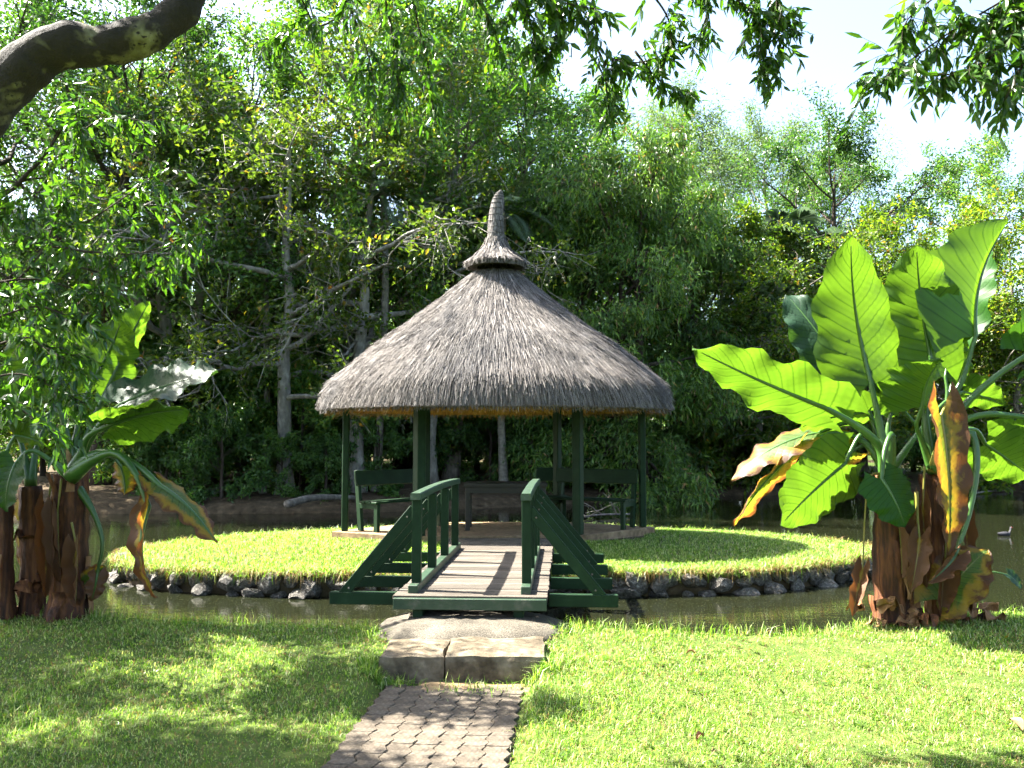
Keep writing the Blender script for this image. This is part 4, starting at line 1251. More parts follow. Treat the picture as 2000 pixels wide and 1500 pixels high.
E3([(60, 950), (48, 960), (44, 990)], (40, 1140), 60, (0.2, 0.9, 0.2), 'ear_old', 53, Y=8.6, Yb=8.7, rad=0.02, torn=0.5)
E3([(6, 940), (15, 880), (30, 850)], (90, 870), 70, (0.1, 0.6, 0.7), 'ear', 54, Y=8.15, Yb=8.2, rad=0.026)

def crumple(plant, origin, c, size, seed, mat='dry_sheath'):
    """a withered, crumpled piece of leaf"""
    rs_ = np.random.default_rng(seed)
    n_ = 7
    u, v_ = np.meshgrid(np.linspace(-1, 1, n_), np.linspace(0, 1, n_))
    az = rs_.uniform(0, 6.28)
    d_ = unit(np.array((math.cos(az), math.sin(az) - 0.3, rs_.uniform(-0.5, 0.6))))
    s_ = unit(np.cross(d_, (0, 0, 1.0)) + rs_.normal(0, 0.3, 3))
    nn = np.cross(d_, s_)
    w2 = np.sin(math.pi * (0.12 + 0.8 * v_)) * 0.45
    ru = 0.22 * np.sin(u * 3.1 + rs_.uniform(0, 6) + v_ * 4) + 0.16 * np.sin(v_ * 7 + rs_.uniform(0, 6)) * u + 0.25 * u * u + rs_.normal(0, 0.05, u.shape)
    P_ = np.array(c) + size * (v_[..., None] * d_ + (u * w2)[..., None] * s_ + ru[..., None] * nn * 0.8)
    P_ = P_.reshape(-1, 3)
    gz = zg(P_[:, 0], P_[:, 1])
    P_[:, 2] = np.maximum(P_[:, 2], np.maximum(gz, -0.4) + 0.01)
    i_ = (np.arange(n_ - 1)[:, None] * n_ + np.arange(n_ - 1)[None]).ravel()
    link('withered_leaf', new_mesh('withered_leaf', P_ - np.array(origin), [np.stack([i_, i_ + 1, i_ + n_ + 1, i_ + n_], 1)], smooth=True), M[mat], plant)
rc = random.Random(12)
for q in range(26):
    px, py = rc.uniform(1665, 1925), rc.uniform(1175, 1225)
    crumple(right_plant, O1, at(px, py, rc.uniform(7.75, 8.05)), rc.uniform(0.10, 0.26), 300 + q, rc.choice(('dry_sheath', 'dry_sheath', 'sheath')))
hang_r = [((1722, 915), (1705, 980), (1690, 1120), 46, 7.85), ((1748, 930), (1752, 990), (1762, 1130), 52, 7.8), ((1770, 920), (1780, 980), (1788, 1120), 44, 7.95), ((1806, 910), (1802, 990), (1810, 1150), 56, 7.85),
          ((1838, 920), (1850, 1000), (1862, 1150), 50, 7.85), ((1868, 930), (1884, 1000), (1895, 1120), 40, 8.0), ((1790, 1000), (1790, 1060), (1780, 1190), 60, 7.75), ((1850, 1040), (1846, 1090), (1838, 1205), 62, 7.75), ((1735, 1060), (1728, 1100), (1712, 1205), 54, 7.8)]
for q, (a_, b_, c_, w_, y_) in enumerate(hang_r[1::2]):
    E1([a_, b_], c_, w_ * 0.7, (rc.uniform(-0.5, 0.5), -0.8, 0.2), 'ear_brown', 60 + q, Y=y_, bend=rc.uniform(-0.04, 0.08), cup=0.35, fold=0.35, wave=0.07, rad=0.012, pet='petiole_old', torn=0.25, twist=rc.uniform(-0.8, 0.8))
hang_l = [((100, 940), (92, 1000), (88, 1170), 52, 8.1), ((150, 940), (166, 1000), (172, 1150), 44, 8.1), ((120, 935), (112, 1000), (118, 1140), 46, 8.05), ((90, 960), (78, 1040), (84, 1180), 40, 8.15), ((140, 1020), (150, 1070), (146, 1185), 50, 8.0), ((170, 960), (186, 1030), (184, 1160), 34, 8.2)]
for q, (a_, b_, c_, w_, y_) in enumerate(hang_l[::2]):
    E2([a_, b_], c_, w_ * 0.7, (rc.uniform(-0.5, 0.5), -0.8, 0.2), 'ear_brown', 80 + q, Y=y_, bend=rc.uniform(-0.04, 0.08), cup=0.35, fold=0.35, wave=0.07, rad=0.012, pet='petiole_old', torn=0.25, twist=rc.uniform(-0.8, 0.8))
for q in range(6):
    crumple(third, O3, at(rc.uniform(0, 80), rc.uniform(1000, 1190), 8.2), rc.uniform(0.12, 0.3), 600 + q, 'sheath')

# ------------------------------------------------------------------ trees of the far bank
def grow(rs, H, r0, cb, cr, nl, nsub, ntw, up=(0.1, 0.7), wig=0.10, lean=0.0, limb_r=0.30, gnarl=0.14, flat=1.0, trunks=1, seg0=10):
    """wood as tubes; returns (MB, list of twig polylines)"""
    wood, twigs = MB(), []
    for tk in range(trunks):
        la = rs.uniform(0, 2 * math.pi)
        ld = np.array((math.cos(la), math.sin(la), 0)) * lean * (1.0 if tk == 0 else rs.uniform(0.8, 1.6))
        npt = 9
        P_ = [np.array((0.0, 0, 0)) + (np.array((math.cos(la), math.sin(la), 0)) * r0 * 1.3 if trunks > 1 else 0)]
        hh = H * (1 if tk == 0 else rs.uniform(0.75, 0.95))
        for i_ in range(1, npt):
            t_ = i_ / (npt - 1)
            P_.append(np.array((0, 0, hh * t_ * 0.96)) + ld * hh * t_ ** 1.5 + rs.normal(0, wig * H * 0.05, 3) * (1, 1, 0.2) + (P_[0] if i_ else 0))
        P_ = spline(P_, 20)
        Rr = r0 / math.sqrt(trunks) * (1 - np.linspace(0, 1, 20)) ** 0.75 + 0.015
        Rr[0] *= 1.5; Rr[1] *= 1.15
        P_[0][2] -= 0.3
        wood.tube(P_, Rr, seg0)
        m_ = nl // trunks
        for q in range(m_):
            t_ = cb + (1 - cb) * (q + rs.uniform(0.1, 0.9)) / m_
            k = t_ * 19
            base = np.array([np.interp(k, range(20), P_[:, i_]) for i_ in range(3)])
            rb = np.interp(k, range(20), Rr)
            c_t = (t_ - cb) / (1 - cb)
            az = q * 2.399 + rs.uniform(-0.4, 0.4)
            el = up[0] + (up[1] - up[0]) * c_t + rs.normal(0, 0.1)
            prof_ = math.sqrt(max(0.08, 1 - ((c_t - 0.38) / 0.68) ** 2))
            Ll = cr * prof_ * rs.uniform(0.75, 1.15)
            d_ = np.array((math.cos(az) * math.cos(el), math.sin(az) * math.cos(el), math.sin(el) * flat))
            pts = [base]
            cur = base.copy()
            dd = d_.copy()
            for s_ in range(6):
                dd = unit(dd + rs.normal(0, gnarl, 3) + np.array((0, 0, 0.05)))
                cur = cur + dd * Ll / 6
                pts.append(cur.copy())
            pts = np.array(pts)
            rl = min(rb * 0.7, limb_r * r0 * (0.5 + 0.6 * prof_))
            wood.tube(spline(pts, 9), np.linspace(rl, rl * 0.22, 9), 6, False)
            for w_ in range(nsub):
                u = rs.uniform(0.25, 1.0)
                k2 = u * 6
                b2 = np.array([np.interp(k2, range(7), pts[:, i_]) for i_ in range(3)])
                az2 = az + rs.uniform(-1.3, 1.3)
                el2 = el * 0.6 + rs.uniform(-0.35, 0.6)
                d2 = np.array((math.cos(az2) * math.cos(el2), math.sin(az2) * math.cos(el2), math.sin(el2) * flat))
                L2 = Ll * rs.uniform(0.25, 0.5)
                c2, dd2, p2 = b2.copy(), d2.copy(), [b2]
                for s_ in range(4):
                    dd2 = unit(dd2 + rs.normal(0, gnarl * 1.6, 3))
                    c2 = c2 + dd2 * L2 / 4
                    p2.append(c2.copy())
                p2 = np.array(p2)
                r2 = max(0.008, rl * 0.38 * (1 - 0.4 * u))
                wood.tube(p2, np.linspace(r2, r2 * 0.3, 5), 4, False)
                for x_ in range(ntw):
                    u3 = rs.uniform(0.3, 1.0)
                    b3 = np.array([np.interp(u3 * 4, range(5), p2[:, i_]) for i_ in range(3)])
                    d3 = unit(dd2 + rs.normal(0, 0.75, 3) * (1, 1, flat))
                    L3 = L2 * rs.uniform(0.3, 0.65)
                    p3 = np.array([b3, b3 + d3 * L3 * 0.5 + rs.normal(0, 0.05, 3) * L3, b3 + unit(d3 + rs.normal(0, 0.4, 3)) * L3])
                    wood.tube(p3, np.linspace(max(0.008, r2 * 0.5), 0.005, 3), 3, False)
                    twigs.append(p3)
    return wood, twigs

def dress(rng_, twigs, per, L, W, sig, droop=0.0, upn=0.6, detail=0, bend=0.1, outw=0.7, centre=None):
    T = np.array(twigs)
    n_ = len(T) * per
    idx = np.repeat(np.arange(len(T)), per)
    t_ = rng_.uniform(0.15, 1.05, n_)[:, None]
    P_ = T[idx, 0] * (1 - t_) + T[idx, 2] * t_ + rng_.normal(0, sig, (n_, 3))
    d_ = unit(T[idx, 2] - T[idx, 0])
    A = unit(d_ * outw + rng_.normal(0, 0.7, (n_, 3)) + np.array((0, 0, -droop)))
    Nn = rng_.normal(0, 0.7, (n_, 3)) + np.array((0, 0, upn))
    return leaf_arrays(P_, A, Nn, L * rng_.uniform(0.6, 1.25, n_), W * rng_.uniform(0.7, 1.2, n_), detail, 0.15, bend)

PROTO = {}
def proto(kind, wood, wmat, leaves, lmat, name, crown='crown'):
    root = bpy.data.objects.new(name, None)
    COL.objects.link(root)
    root.empty_display_size = 0.3
    wood.build('trunk', M[wmat], root, smooth=True)
    me = new_mesh(crown, leaves[0], leaves[1])
    link(crown, me, M[lmat], root)
    PROTO[kind] = [root, False]

rs = np.random.default_rng(21)
w_, t_ = grow(rs, 15.5, 0.24, 0.30, 4.2, 26, 6, 5, (0.15, 0.9))
proto('tall', w_, 'bark_grey', dress(rs, t_, 34, 0.17, 0.085, 0.17, 0.1), 'leaf_mid', 'broadleaf_tree')
w_, t_ = grow(rs, 14.0, 0.30, 0.28, 4.6, 24, 6, 5, (0.05, 0.8), lean=0.06)
proto('deep', w_, 'bark_dark', dress(rs, t_, 34, 0.18, 0.085, 0.18, 0.2), 'leaf_deep', 'broadleaf_tree')
w_, t_ = grow(rs, 11.5, 0.22, 0.24, 4.8, 18, 8, 5, (0.0, 0.4), gnarl=0.24, flat=0.6, lean=0.05, limb_r=0.42)
proto('almond', w_, 'bark_silver', dress(rs, t_, 15, 0.17, 0.10, 0.10, 0.0, 1.0), 'leaf_almond', 'sea_almond_tree')
w_, t_ = grow(rs, 9.5, 0.22, 0.12, 4.4, 22, 8, 5, (-0.05, 0.7), gnarl=0.2, flat=0.7, trunks=2)
proto('bright', w_, 'bark_grey', dress(rs, t_, 30, 0.175, 0.10, 0.13, 0.0, 1.0), 'leaf_bright', 'sea_almond_tree')
w_, t_ = grow(rs, 11.0, 0.24, 0.06, 3.6, 34, 7, 5, (-0.2, 0.9), trunks=2)
proto('droop', w_, 'bark_dark', dress(rs, t_, 40, 0.24, 0.055, 0.18, 1.3, 0.3, bend=0.2), 'leaf_droop', 'mango_tree')
w_, t_ = grow(rs, 14.0, 0.18, 0.38, 3.6, 22, 6, 6, (0.4, 1.0))
proto('airy', w_, 'bark_grey', dress(rs, t_, 40, 0.15, 0.045, 0.22, 0.5, 0.4), 'leaf_pale', 'feathery_tree')
w_, t_ = grow(rs, 2.6, 0.05, 0.05, 1.3, 16, 5, 4, (0.0, 0.9), trunks=2)
proto('shrub', w_, 'bark_dark', dress(rs, t_, 18, 0.17, 0.07, 0.08, 0.4), 'leaf_deep', 'shrub')
w_, t_ = grow(rs, 1.7, 0.04, 0.05, 1.1, 14, 5, 4, (0.0, 0.8), trunks=2)
proto('shrub2', w_, 'bark_grey', dress(rs, t_, 12, 0.20, 0.11, 0.07, 0.2), 'leaf_bright', 'shrub')
w_, t_ = grow(rs, 4.4, 0.05, 0.12, 1.9, 22, 5, 4, (0.2, 1.0), trunks=2)
proto('thicket', w_, 'bark_dark', dress(rs, t_, 34, 0.19, 0.08, 0.16, 0.3), 'leaf_mid', 'understory_tree')

def fan_palm(kind, H, nf, Rf, seed):
    rs_ = np.random.default_rng(seed)
    root = bpy.data.objects.new('fan_palm', None)
    COL.objects.link(root)
    tr = MB()
    tr.tube(spline([(0, 0, -0.3), (0.08, 0, H * 0.4), (0.02, 0.05, H * 0.75), (0, 0, H)], 16), np.linspace(0.16, 0.11, 16), 10)
    tr.build('trunk', M['bark_grey'], root, smooth=True)
    for f in range(nf):
        mb_ = MB()
        az = f * 2.399
        el = 1.25 - 2.0 * (f / nf) + rs_.uniform(-0.1, 0.1)
        d_ = np.array((math.cos(az) * math.cos(el), math.sin(az) * math.cos(el), math.sin(el)))
        Lp = Rf * rs_.uniform(0.8, 1.1)
        hub = np.array((0, 0, H)) + d_ * Lp + np.array((0, 0, -0.15 * Lp))
        mb_.tube(spline([(0, 0, H - 0.1), np.array((0, 0, H)) + d_ * Lp * 0.55, hub], 6), np.linspace(0.03, 0.015, 6), 5, False)
        side = unit(np.cross(d_, (0, 0, 1.0)))
        upv = np.cross(side, d_)
        for b_ in range(22):
            th = (b_ / 21 - 0.5) * 4.2
            r_ = d_ * math.cos(th) + side * math.sin(th)
            Lb = Rf * 0.62 * (0.72 + 0.28 * math.cos(th)) * rs_.uniform(0.9, 1.1)
            wv = unit(np.cross(r_, upv)) * 0.017
            m1 = hub + r_ * Lb * 0.55 + upv * 0.02
            e = hub + r_ * Lb * 1.1 - np.array((0, 0, 0.55 * Lb))
            mb_.add([hub, m1 - wv, e, m1 + wv], [(0, 1, 2), (0, 2, 3)])
        mb_.build('frond', M['leaf_palm'], root)
    PROTO[kind] = [root, False]
fan_palm('fan', 8.0, 24, 1.25, 4)
def feather_palm(kind, H, nf, Lf, seed):
    rs_ = np.random.default_rng(seed)
    root = bpy.data.objects.new('slender_palm', None)
    COL.objects.link(root)
    tr = MB()
    zz = np.linspace(-0.3, H, 90)
    tr.tube(np.stack([0.12 * np.sin(zz * 0.35), 0.08 * np.sin(zz * 0.5 + 1), zz], 1), np.interp(zz, [-0.3, 0.3, 1.5, H], [0.22, 0.17, 0.125, 0.10]) * (1 + 0.035 * (np.arange(90) % 3 == 0)), 12)
    tr.build('trunk', M['bark_pale'], root, smooth=True)
    top = np.array((0.12 * math.sin(H * 0.35), 0.08 * math.sin(H * 0.5 + 1), H))
    for f in range(nf):
        az, el = f * 2.399, 1.2 - 1.5 * f / nf
        mb_ = MB()
        pts = [top]
        d_ = np.array((math.cos(az) * math.cos(el), math.sin(az) * math.cos(el), math.sin(el)))
        for s_ in range(10):
            d_ = unit(d_ + np.array((0, 0, -0.14)))
            pts.append(pts[-1] + d_ * Lf / 10)
        pts = np.array(pts)
        mb_.tube(pts, np.linspace(0.025, 0.004, 11), 5, False)
        k = np.linspace(0.15, 1, 40)
        C_ = np.stack([np.interp(k * 10, range(11), pts[:, i_]) for i_ in range(3)], 1)
        td = unit(np.gradient(C_, axis=0))
        sd = unit(np.cross(td, (0, 0, 1.0)))
        for s_ in (-1, 1):
            A_ = unit(sd * s_ + td * 0.7 + np.array((0, 0, -0.35)))
            V_, F_ = leaf_arrays(C_, A_, np.cross(A_, td) + 0.01, Lf * 0.26 * np.sin(np.pi * (0.1 + 0.85 * k)), 0.035, 0, 0.1, 0.1)
            mb_.addmany(V_, F_)
        mb_.build('frond', M['leaf_palm'], root)
    PROTO[kind] = [root, False]
feather_palm('slim', 9.5, 16, 2.1, 9)

NAME = {'tall': 'tree', 'deep': 'tree'}
GROUP = {'tall': 'tall trees of the far bank', 'deep': 'dark trees of the far bank', 'almond': 'grey twiggy almond trees', 'bright': 'lit almond trees on the right bank',
         'droop': 'drooping mango trees', 'airy': 'pale feathery trees', 'fan': 'fan palms', 'slim': 'slender ringed palms', 'shrub': 'shrubs on the far bank', 'shrub2': 'shrubs on the far bank', 'thicket': 'understory trees'}
CAT = {'fan': 'palm', 'slim': 'palm', 'shrub': 'shrub', 'shrub2': 'shrub'}
rt = random.Random(77)
def plant(kind, px, Y, sc, label, rz=None, sz=None):
    rec = PROTO[kind]
    o = copy_tree(rec[0]) if rec[1] else rec[0]
    rec[1] = True
    x = (px - 1000) / FPX * Y
    o.location = (x, Y, float(zg(x, Y)) - 0.05)
    o.rotation_euler = (rt.uniform(-0.03, 0.03), rt.uniform(-0.03, 0.03), rt.uniform(0, 6.28) if rz is None else rz)
    o.scale = (sc, sc, sc if sz is None else sz)
    tag(o, label, CAT.get(kind, 'tree'), GROUP[kind])
    return o
for row in (
    # tall canopy, left to right
    ('deep', -120, 25, 1.05, 'dark leafy tree at the photo edge above the slim arum stem'),
    ('tall', 60, 31, 1.05, 'tall tree whose crown rises behind the lichen-spotted limb'),
    ('deep', 195, 26, 1.0, 'dark-barked tree standing behind the shaded arum'),
    ('tall', 330, 34, 1.05, 'tall green tree behind the palm crown in the upper canopy'),
    ('deep', 420, 27, 0.95, 'dark tree on the soil bank behind the burnt drooping leaf'),
    ('tall', 690, 27, 1.05, 'thick grey-barked tree standing just beyond the gazebo eave and lit bench'),
    ('deep', 790, 33, 1.15, 'dark tree reaching the top edge behind the hanging strands'),
    ('tall', 880, 28, 0.98, 'tree with thick pale trunk seen between gazebo posts'),
    ('tall', 960, 38, 1.12, 'tall green tree directly behind the finial of the gazebo'),
    ('deep', 1060, 32, 1.0, 'dark green tree just past the finial tip'),
    ('tall', 1130, 39, 1.05, 'green tree whose thin top lets white sky through'),
    # twiggy almonds
    ('almond', 560, 24.0, 0.98, 'twiggy almond with bare grey branches over the brown soil bank'),
    ('almond', 700, 24.8, 1.02, 'grey-branched almond spreading above the sunlit roof slope'),
    ('almond', 840, 27.0, 1.00, 'sparse almond with yellow and orange leaves beside the finial'),
    ('almond', 330, 25.5, 1.10, 'almond with yellowing leaves beneath the thick overhead limb'),
    # drooping mangoes
    ('droop', 1120, 27.5, 0.92, 'mango tree with tan drooping leaves behind the shaded roof slope'),
    ('droop', 1240, 27.0, 0.98, 'dense mango tree at the roof eave over the dark water'),
    ('droop', 1330, 30.5, 0.95, 'mango tree crown filling the gap between eave and lit almonds'),
    ('droop', 1010, 30.0, 0.90, 'mango tree peeping out past the finial base'),
    # lit almonds, right
    ('bright', 1420, 30.5, 0.92, 'lit almond over the dark water beside the mango trees'),
    ('bright', 1540, 31.8, 0.90, 'yellow-green almond growing below the fan palm crown'),
    ('bright', 1690, 33.0, 0.95, 'lit almond behind the upright lime arum leaves'),
    ('bright', 1850, 32.4, 0.98, 'lit almond behind the folded arum leaf'),
    ('bright', 2000, 32.0, 1.0, 'lit almond at the photo edge over the water bird'),
    ('deep', 1640, 38, 1.0, 'dark tree with a bare limb reaching towards the open sky'),
    ('airy', 1370, 46, 1.32, 'pale feathery tree next to the open sky, nearest the mango trees'),
    ('airy', 1490, 49, 1.34, 'pale feathery tree in the middle of the far skyline'),
    ('airy', 1620, 47, 1.16, 'lower pale feathery tree on the far skyline'),
    ('tall', 1925, 44, 1.02, 'rounded green tree alone against the white sky'),
    # palms
    ('fan', 1540, 34.0, 1.16, 'large fan palm with pale drooping fronds over the lit almonds'),
    ('fan', 1480, 30.0, 0.80, 'small dark fan palm in shade below the large one'),
    ('fan', 300, 31, 1.50, 'tall dark fan palm silhouetted in the upper canopy'),
    ('fan', 480, 33, 1.20, 'dark fan palm crown behind grey twigs'),
    ('slim', 516, 25.0, 0.80, 'pale ringed palm trunk on the soil bank between arum and gazebo'),
    ('slim', 985, 26.0, 0.92, 'pale ringed palm trunk seen over the table'),
    ('slim', 738, 25.0, 0.95, 'thin pale palm trunk above the lit bench'),
    ('slim', 893, 29.0, 1.0, 'pale palm trunk beside the end of the bridge rail'),
    ('slim', 385, 25.5, 1.02, 'thin palm trunk above the teal arum leaf'),
    # understory
    ('thicket', 250, 27, 1.0, 'leafy understory tree behind the teal arum leaf'),
    ('thicket', 420, 30, 1.2, 'understory tree deep in the shade of the soil bank'),
    ('thicket', 620, 31, 1.2, 'understory tree between the ringed palm and the gazebo'),
    ('thicket', 780, 34, 1.3, 'understory tree seen under the eave near the lit bench'),
    ('thicket', 930, 33, 1.2, 'understory tree seen through the middle of the gazebo'),
    ('thicket', 1060, 36, 1.3, 'understory tree seen through the gazebo over the short bench'),
    ('thicket', 1180, 31, 1.1, 'understory tree seen under the eave over the shaded bench'),
    ('thicket', 1390, 34, 1.2, 'understory tree in the dark gap behind the lit almonds'),
    ('thicket', 1600, 36, 1.3, 'understory tree behind the lime arum at the water'),
    ('thicket', 1780, 36, 1.3, 'understory tree behind the arum stems'),
    ('thicket', 1960, 36, 1.3, 'understory tree at the photo edge behind the bird'),
    ('thicket', 90, 29, 1.2, 'understory tree behind the shaded arum stem'),
    ('thicket', 300, 34, 1.3, 'understory tree behind the first soil-bank shrubs, near the teal leaf'),
    ('thicket', 480, 35, 1.4, 'understory tree seen just past the ringed palm trunk'),
    ('thicket', 570, 37, 1.4, 'understory tree far behind the pale fallen log'),
    ('thicket', 700, 38, 1.4, 'understory tree far behind the lit bench'),
    ('thicket', 860, 37, 1.4, 'understory tree far behind the thick front post'),
    ('thicket', 290, 24.6, 0.85, 'fine-leaved understory tree on the bank right above the burnt arum leaf'),
    ('thicket', 470, 25.4, 0.9, 'fine-leaved understory tree between the dark shrub and ringed palm'),
    ('thicket', 590, 25.0, 0.8, 'fine-leaved understory tree over the fallen log'),
    ('thicket', 650, 27.5, 1.0, 'understory tree at the gazebo eave tip on the lit side'),
    ('thicket', 820, 28.0, 0.9, 'understory tree seen between the lit bench and the bridge rail'),
    ('thicket', 360, 28.0, 1.2, 'taller understory tree in the dark above the soil bank'),
    ('thicket', 540, 29.5, 1.3, 'taller understory tree behind the ringed palm trunk'),
    ('shrub', 550, 23.4, 0.6, 'small shrub at the foot of the ringed palm'),
    ('shrub', 380, 23.2, 0.6, 'small shrub low on the soil bank near the water'),
    ('shrub', 740, 25.0, 0.8, 'shrub seen over the backrest of the lit bench'),
    ('shrub', 1130, 27.6, 0.8, 'shrub seen behind the short bench'),
    ('shrub', 440, 22.8, 0.80, 'dark round shrub on the soil bank beside the ringed palm'),
    ('shrub', 330, 24, 0.7, 'dark shrub on the bank above the burnt arum leaf'),
    ('shrub', 640, 23.6, 0.55, 'small dark shrub on the bank beside the gazebo'),
    ('shrub', 1040, 26.5, 0.8, 'dark shrub with shiny leaves above the bridge rail'),
    ('shrub', 960, 27.5, 0.9, 'dark shrub behind the table'),
    ('shrub', 1310, 29.4, 0.75, 'dark shrub leaning over the water past the last post'),
    ('shrub2', 1380, 30.0, 1.1, 'shrub with red and yellow leaves low over the water'),
    ('shrub2', 1470, 30.4, 1.2, 'lit shrub at the waterline behind the drooping arum leaf'),
    ('shrub2', 1260, 28.6, 0.9, 'shrub with light leaves at the foot of the mango trees'),
    ('shrub2', 1620, 31.4, 1.1, 'lit shrub at the waterline behind the arum'),
    ('shrub2', 1900, 31.6, 1.2, 'lit shrub on the bank above the water bird'),
    ('shrub', 1740, 31.5, 0.9, 'dark shrub at the waterline behind the arum stems'),
    ('shrub', 1990, 31.6, 0.9, 'dark shrub at the photo edge on the far waterline'),
):
    plant(*row)
# closed wood far behind, one mass
w_, t_ = grow(np.random.default_rng(5), 11.0, 0.2, 0.05, 4.6, 24, 5, 4, (0.0, 0.9))
V0, F0 = dress(np.random.default_rng(6), t_, 34, 0.34, 0.17, 0.3, 0.2)
me = new_mesh('forest', V0, F0)
me.materials.append(M['leaf_mid'])
acc = MB()
rf = np.random.default_rng(9)
sub = rf.permutation(len(V0) // 4)[:5200]
VV = V0.reshape(-1, 4, 3)[sub]
for px in range(-500, 1400, 95):
    Yf = rf.uniform(52, 62)
    a_ = rf.uniform(0, 6.28)
    c_, s_ = math.cos(a_), math.sin(a_)
    sc_ = rf.uniform(0.95, 1.2) if px < 1120 else rf.uniform(0.7, 0.9)
    q = VV @ np.array([[c_, s_, 0], [-s_, c_, 0], [0, 0, 1]]) * sc_
    q = q.reshape(-1, 3) + np.array(((px - 1000) / FPX * Yf, Yf, 1.0))
    n4 = len(q) // 4
    b_ = np.arange(n4)[:, None] * 4
    acc.addmany(q, [np.concatenate([b_ + np.array([[0, 1, 2]]), b_ + np.array([[0, 2, 3]])])])
for px in range(60, 1500, 75):
    Yf = rf.uniform(42, 48)
    sc_ = rf.uniform(0.34, 0.46)
    q = (VV[:3600] * sc_).reshape(-1, 3) + np.array(((px - 1000) / FPX * Yf, Yf, 0.8))
    n4 = len(q) // 4
    b_ = np.arange(n4)[:, None] * 4
    acc.addmany(q, [np.concatenate([b_ + np.array([[0, 1, 2]]), b_ + np.array([[0, 2, 3]])])])
for px in range(1350, 2600, 95):
    Yf = rf.uniform(54, 62)
    sc_ = rf.uniform(0.55, 0.75)
    q = (VV * sc_).reshape(-1, 3) + np.array(((px - 1000) / FPX * Yf, Yf, 1.0))
    n4 = len(q) // 4
    b_ = np.arange(n4)[:, None] * 4
    acc.addmany(q, [np.concatenate([b_ + np.array([[0, 1, 2]]), b_ + np.array([[0, 2, 3]])])])
tag(acc.build('forest', M['leaf_mid']), 'closed green wood far behind the pond trees', 'forest', kind='stuff')

# ------------------------------------------------------------------ the overhanging tree: trunk out of frame, limb and hanging sprays in it
over = thing('overhanging_tree', 'overhanging tree with thick lichen-spotted limb and leafy sprays framing the view', 'tree', (-5.2, 4.2, -0.42))
OO = np.array((-5.2, 4.2, -0.42))
mb = MB()
wb_ = spline([OO + (0.1, 0.05, 1.2), OO + (-0.9, 0.4, 3.0), np.array((-7.5, 5.2, 4.3))], 12)
mb.tube(wb_ - OO, np.linspace(0.24, 0.10, 12), 12)
limb = [OO + (0, 0, -0.2), OO + (0.1, 0.05, 1.2), OO + (0.5, 0.3, 2.2), np.array(at(-230, 420, 4.9)), np.array(at(-70, 265, 5.0)), np.array(at(30, 150, 5.0)), np.array(at(110, 92, 5.0)), np.array(at(200, 88, 5.05)), np.array(at(290, 68, 5.1)), np.array(at(352, 22, 5.15)), np.array(at(385, -60, 5.2)), np.array(at(420, -200, 5.4)), np.array(at(520, -420, 6.0))]
P_ = spline(limb, 70)
Rr = np.interp(np.linspace(0, 12, 70), range(13), [0.46, 0.34, 0.28, 0.19, 0.150, 0.135, 0.132, 0.122, 0.115, 0.108, 0.098, 0.085, 0.07])
Rr = Rr * (1 + 0.05 * np.sin(np.arange(70) * 0.9) + 0.03 * np.sin(np.arange(70) * 2.3))
P_ = spline(limb, 160)
Rr = np.interp(np.linspace(0, 69, 160), range(70), Rr)
mb.tube(P_ - OO, Rr, 26)
limb_o = mb.build('limb', M['bark_lichen'], over, smooth=True)
for v_ in limb_o.data.vertices:      # knots and furrows
    p_ = v_.co
    v_.co = p_ + Vector((mnoise.noise(p_ * 5.0), mnoise.noise(p_ * 5.0 + Vector((9, 3, 1))), mnoise.noise(p_ * 5.0 + Vector((2, 7, 5))))) * 0.022 + Vector((0, 0, mnoise.noise(p_ * 14.0) * 0.008))
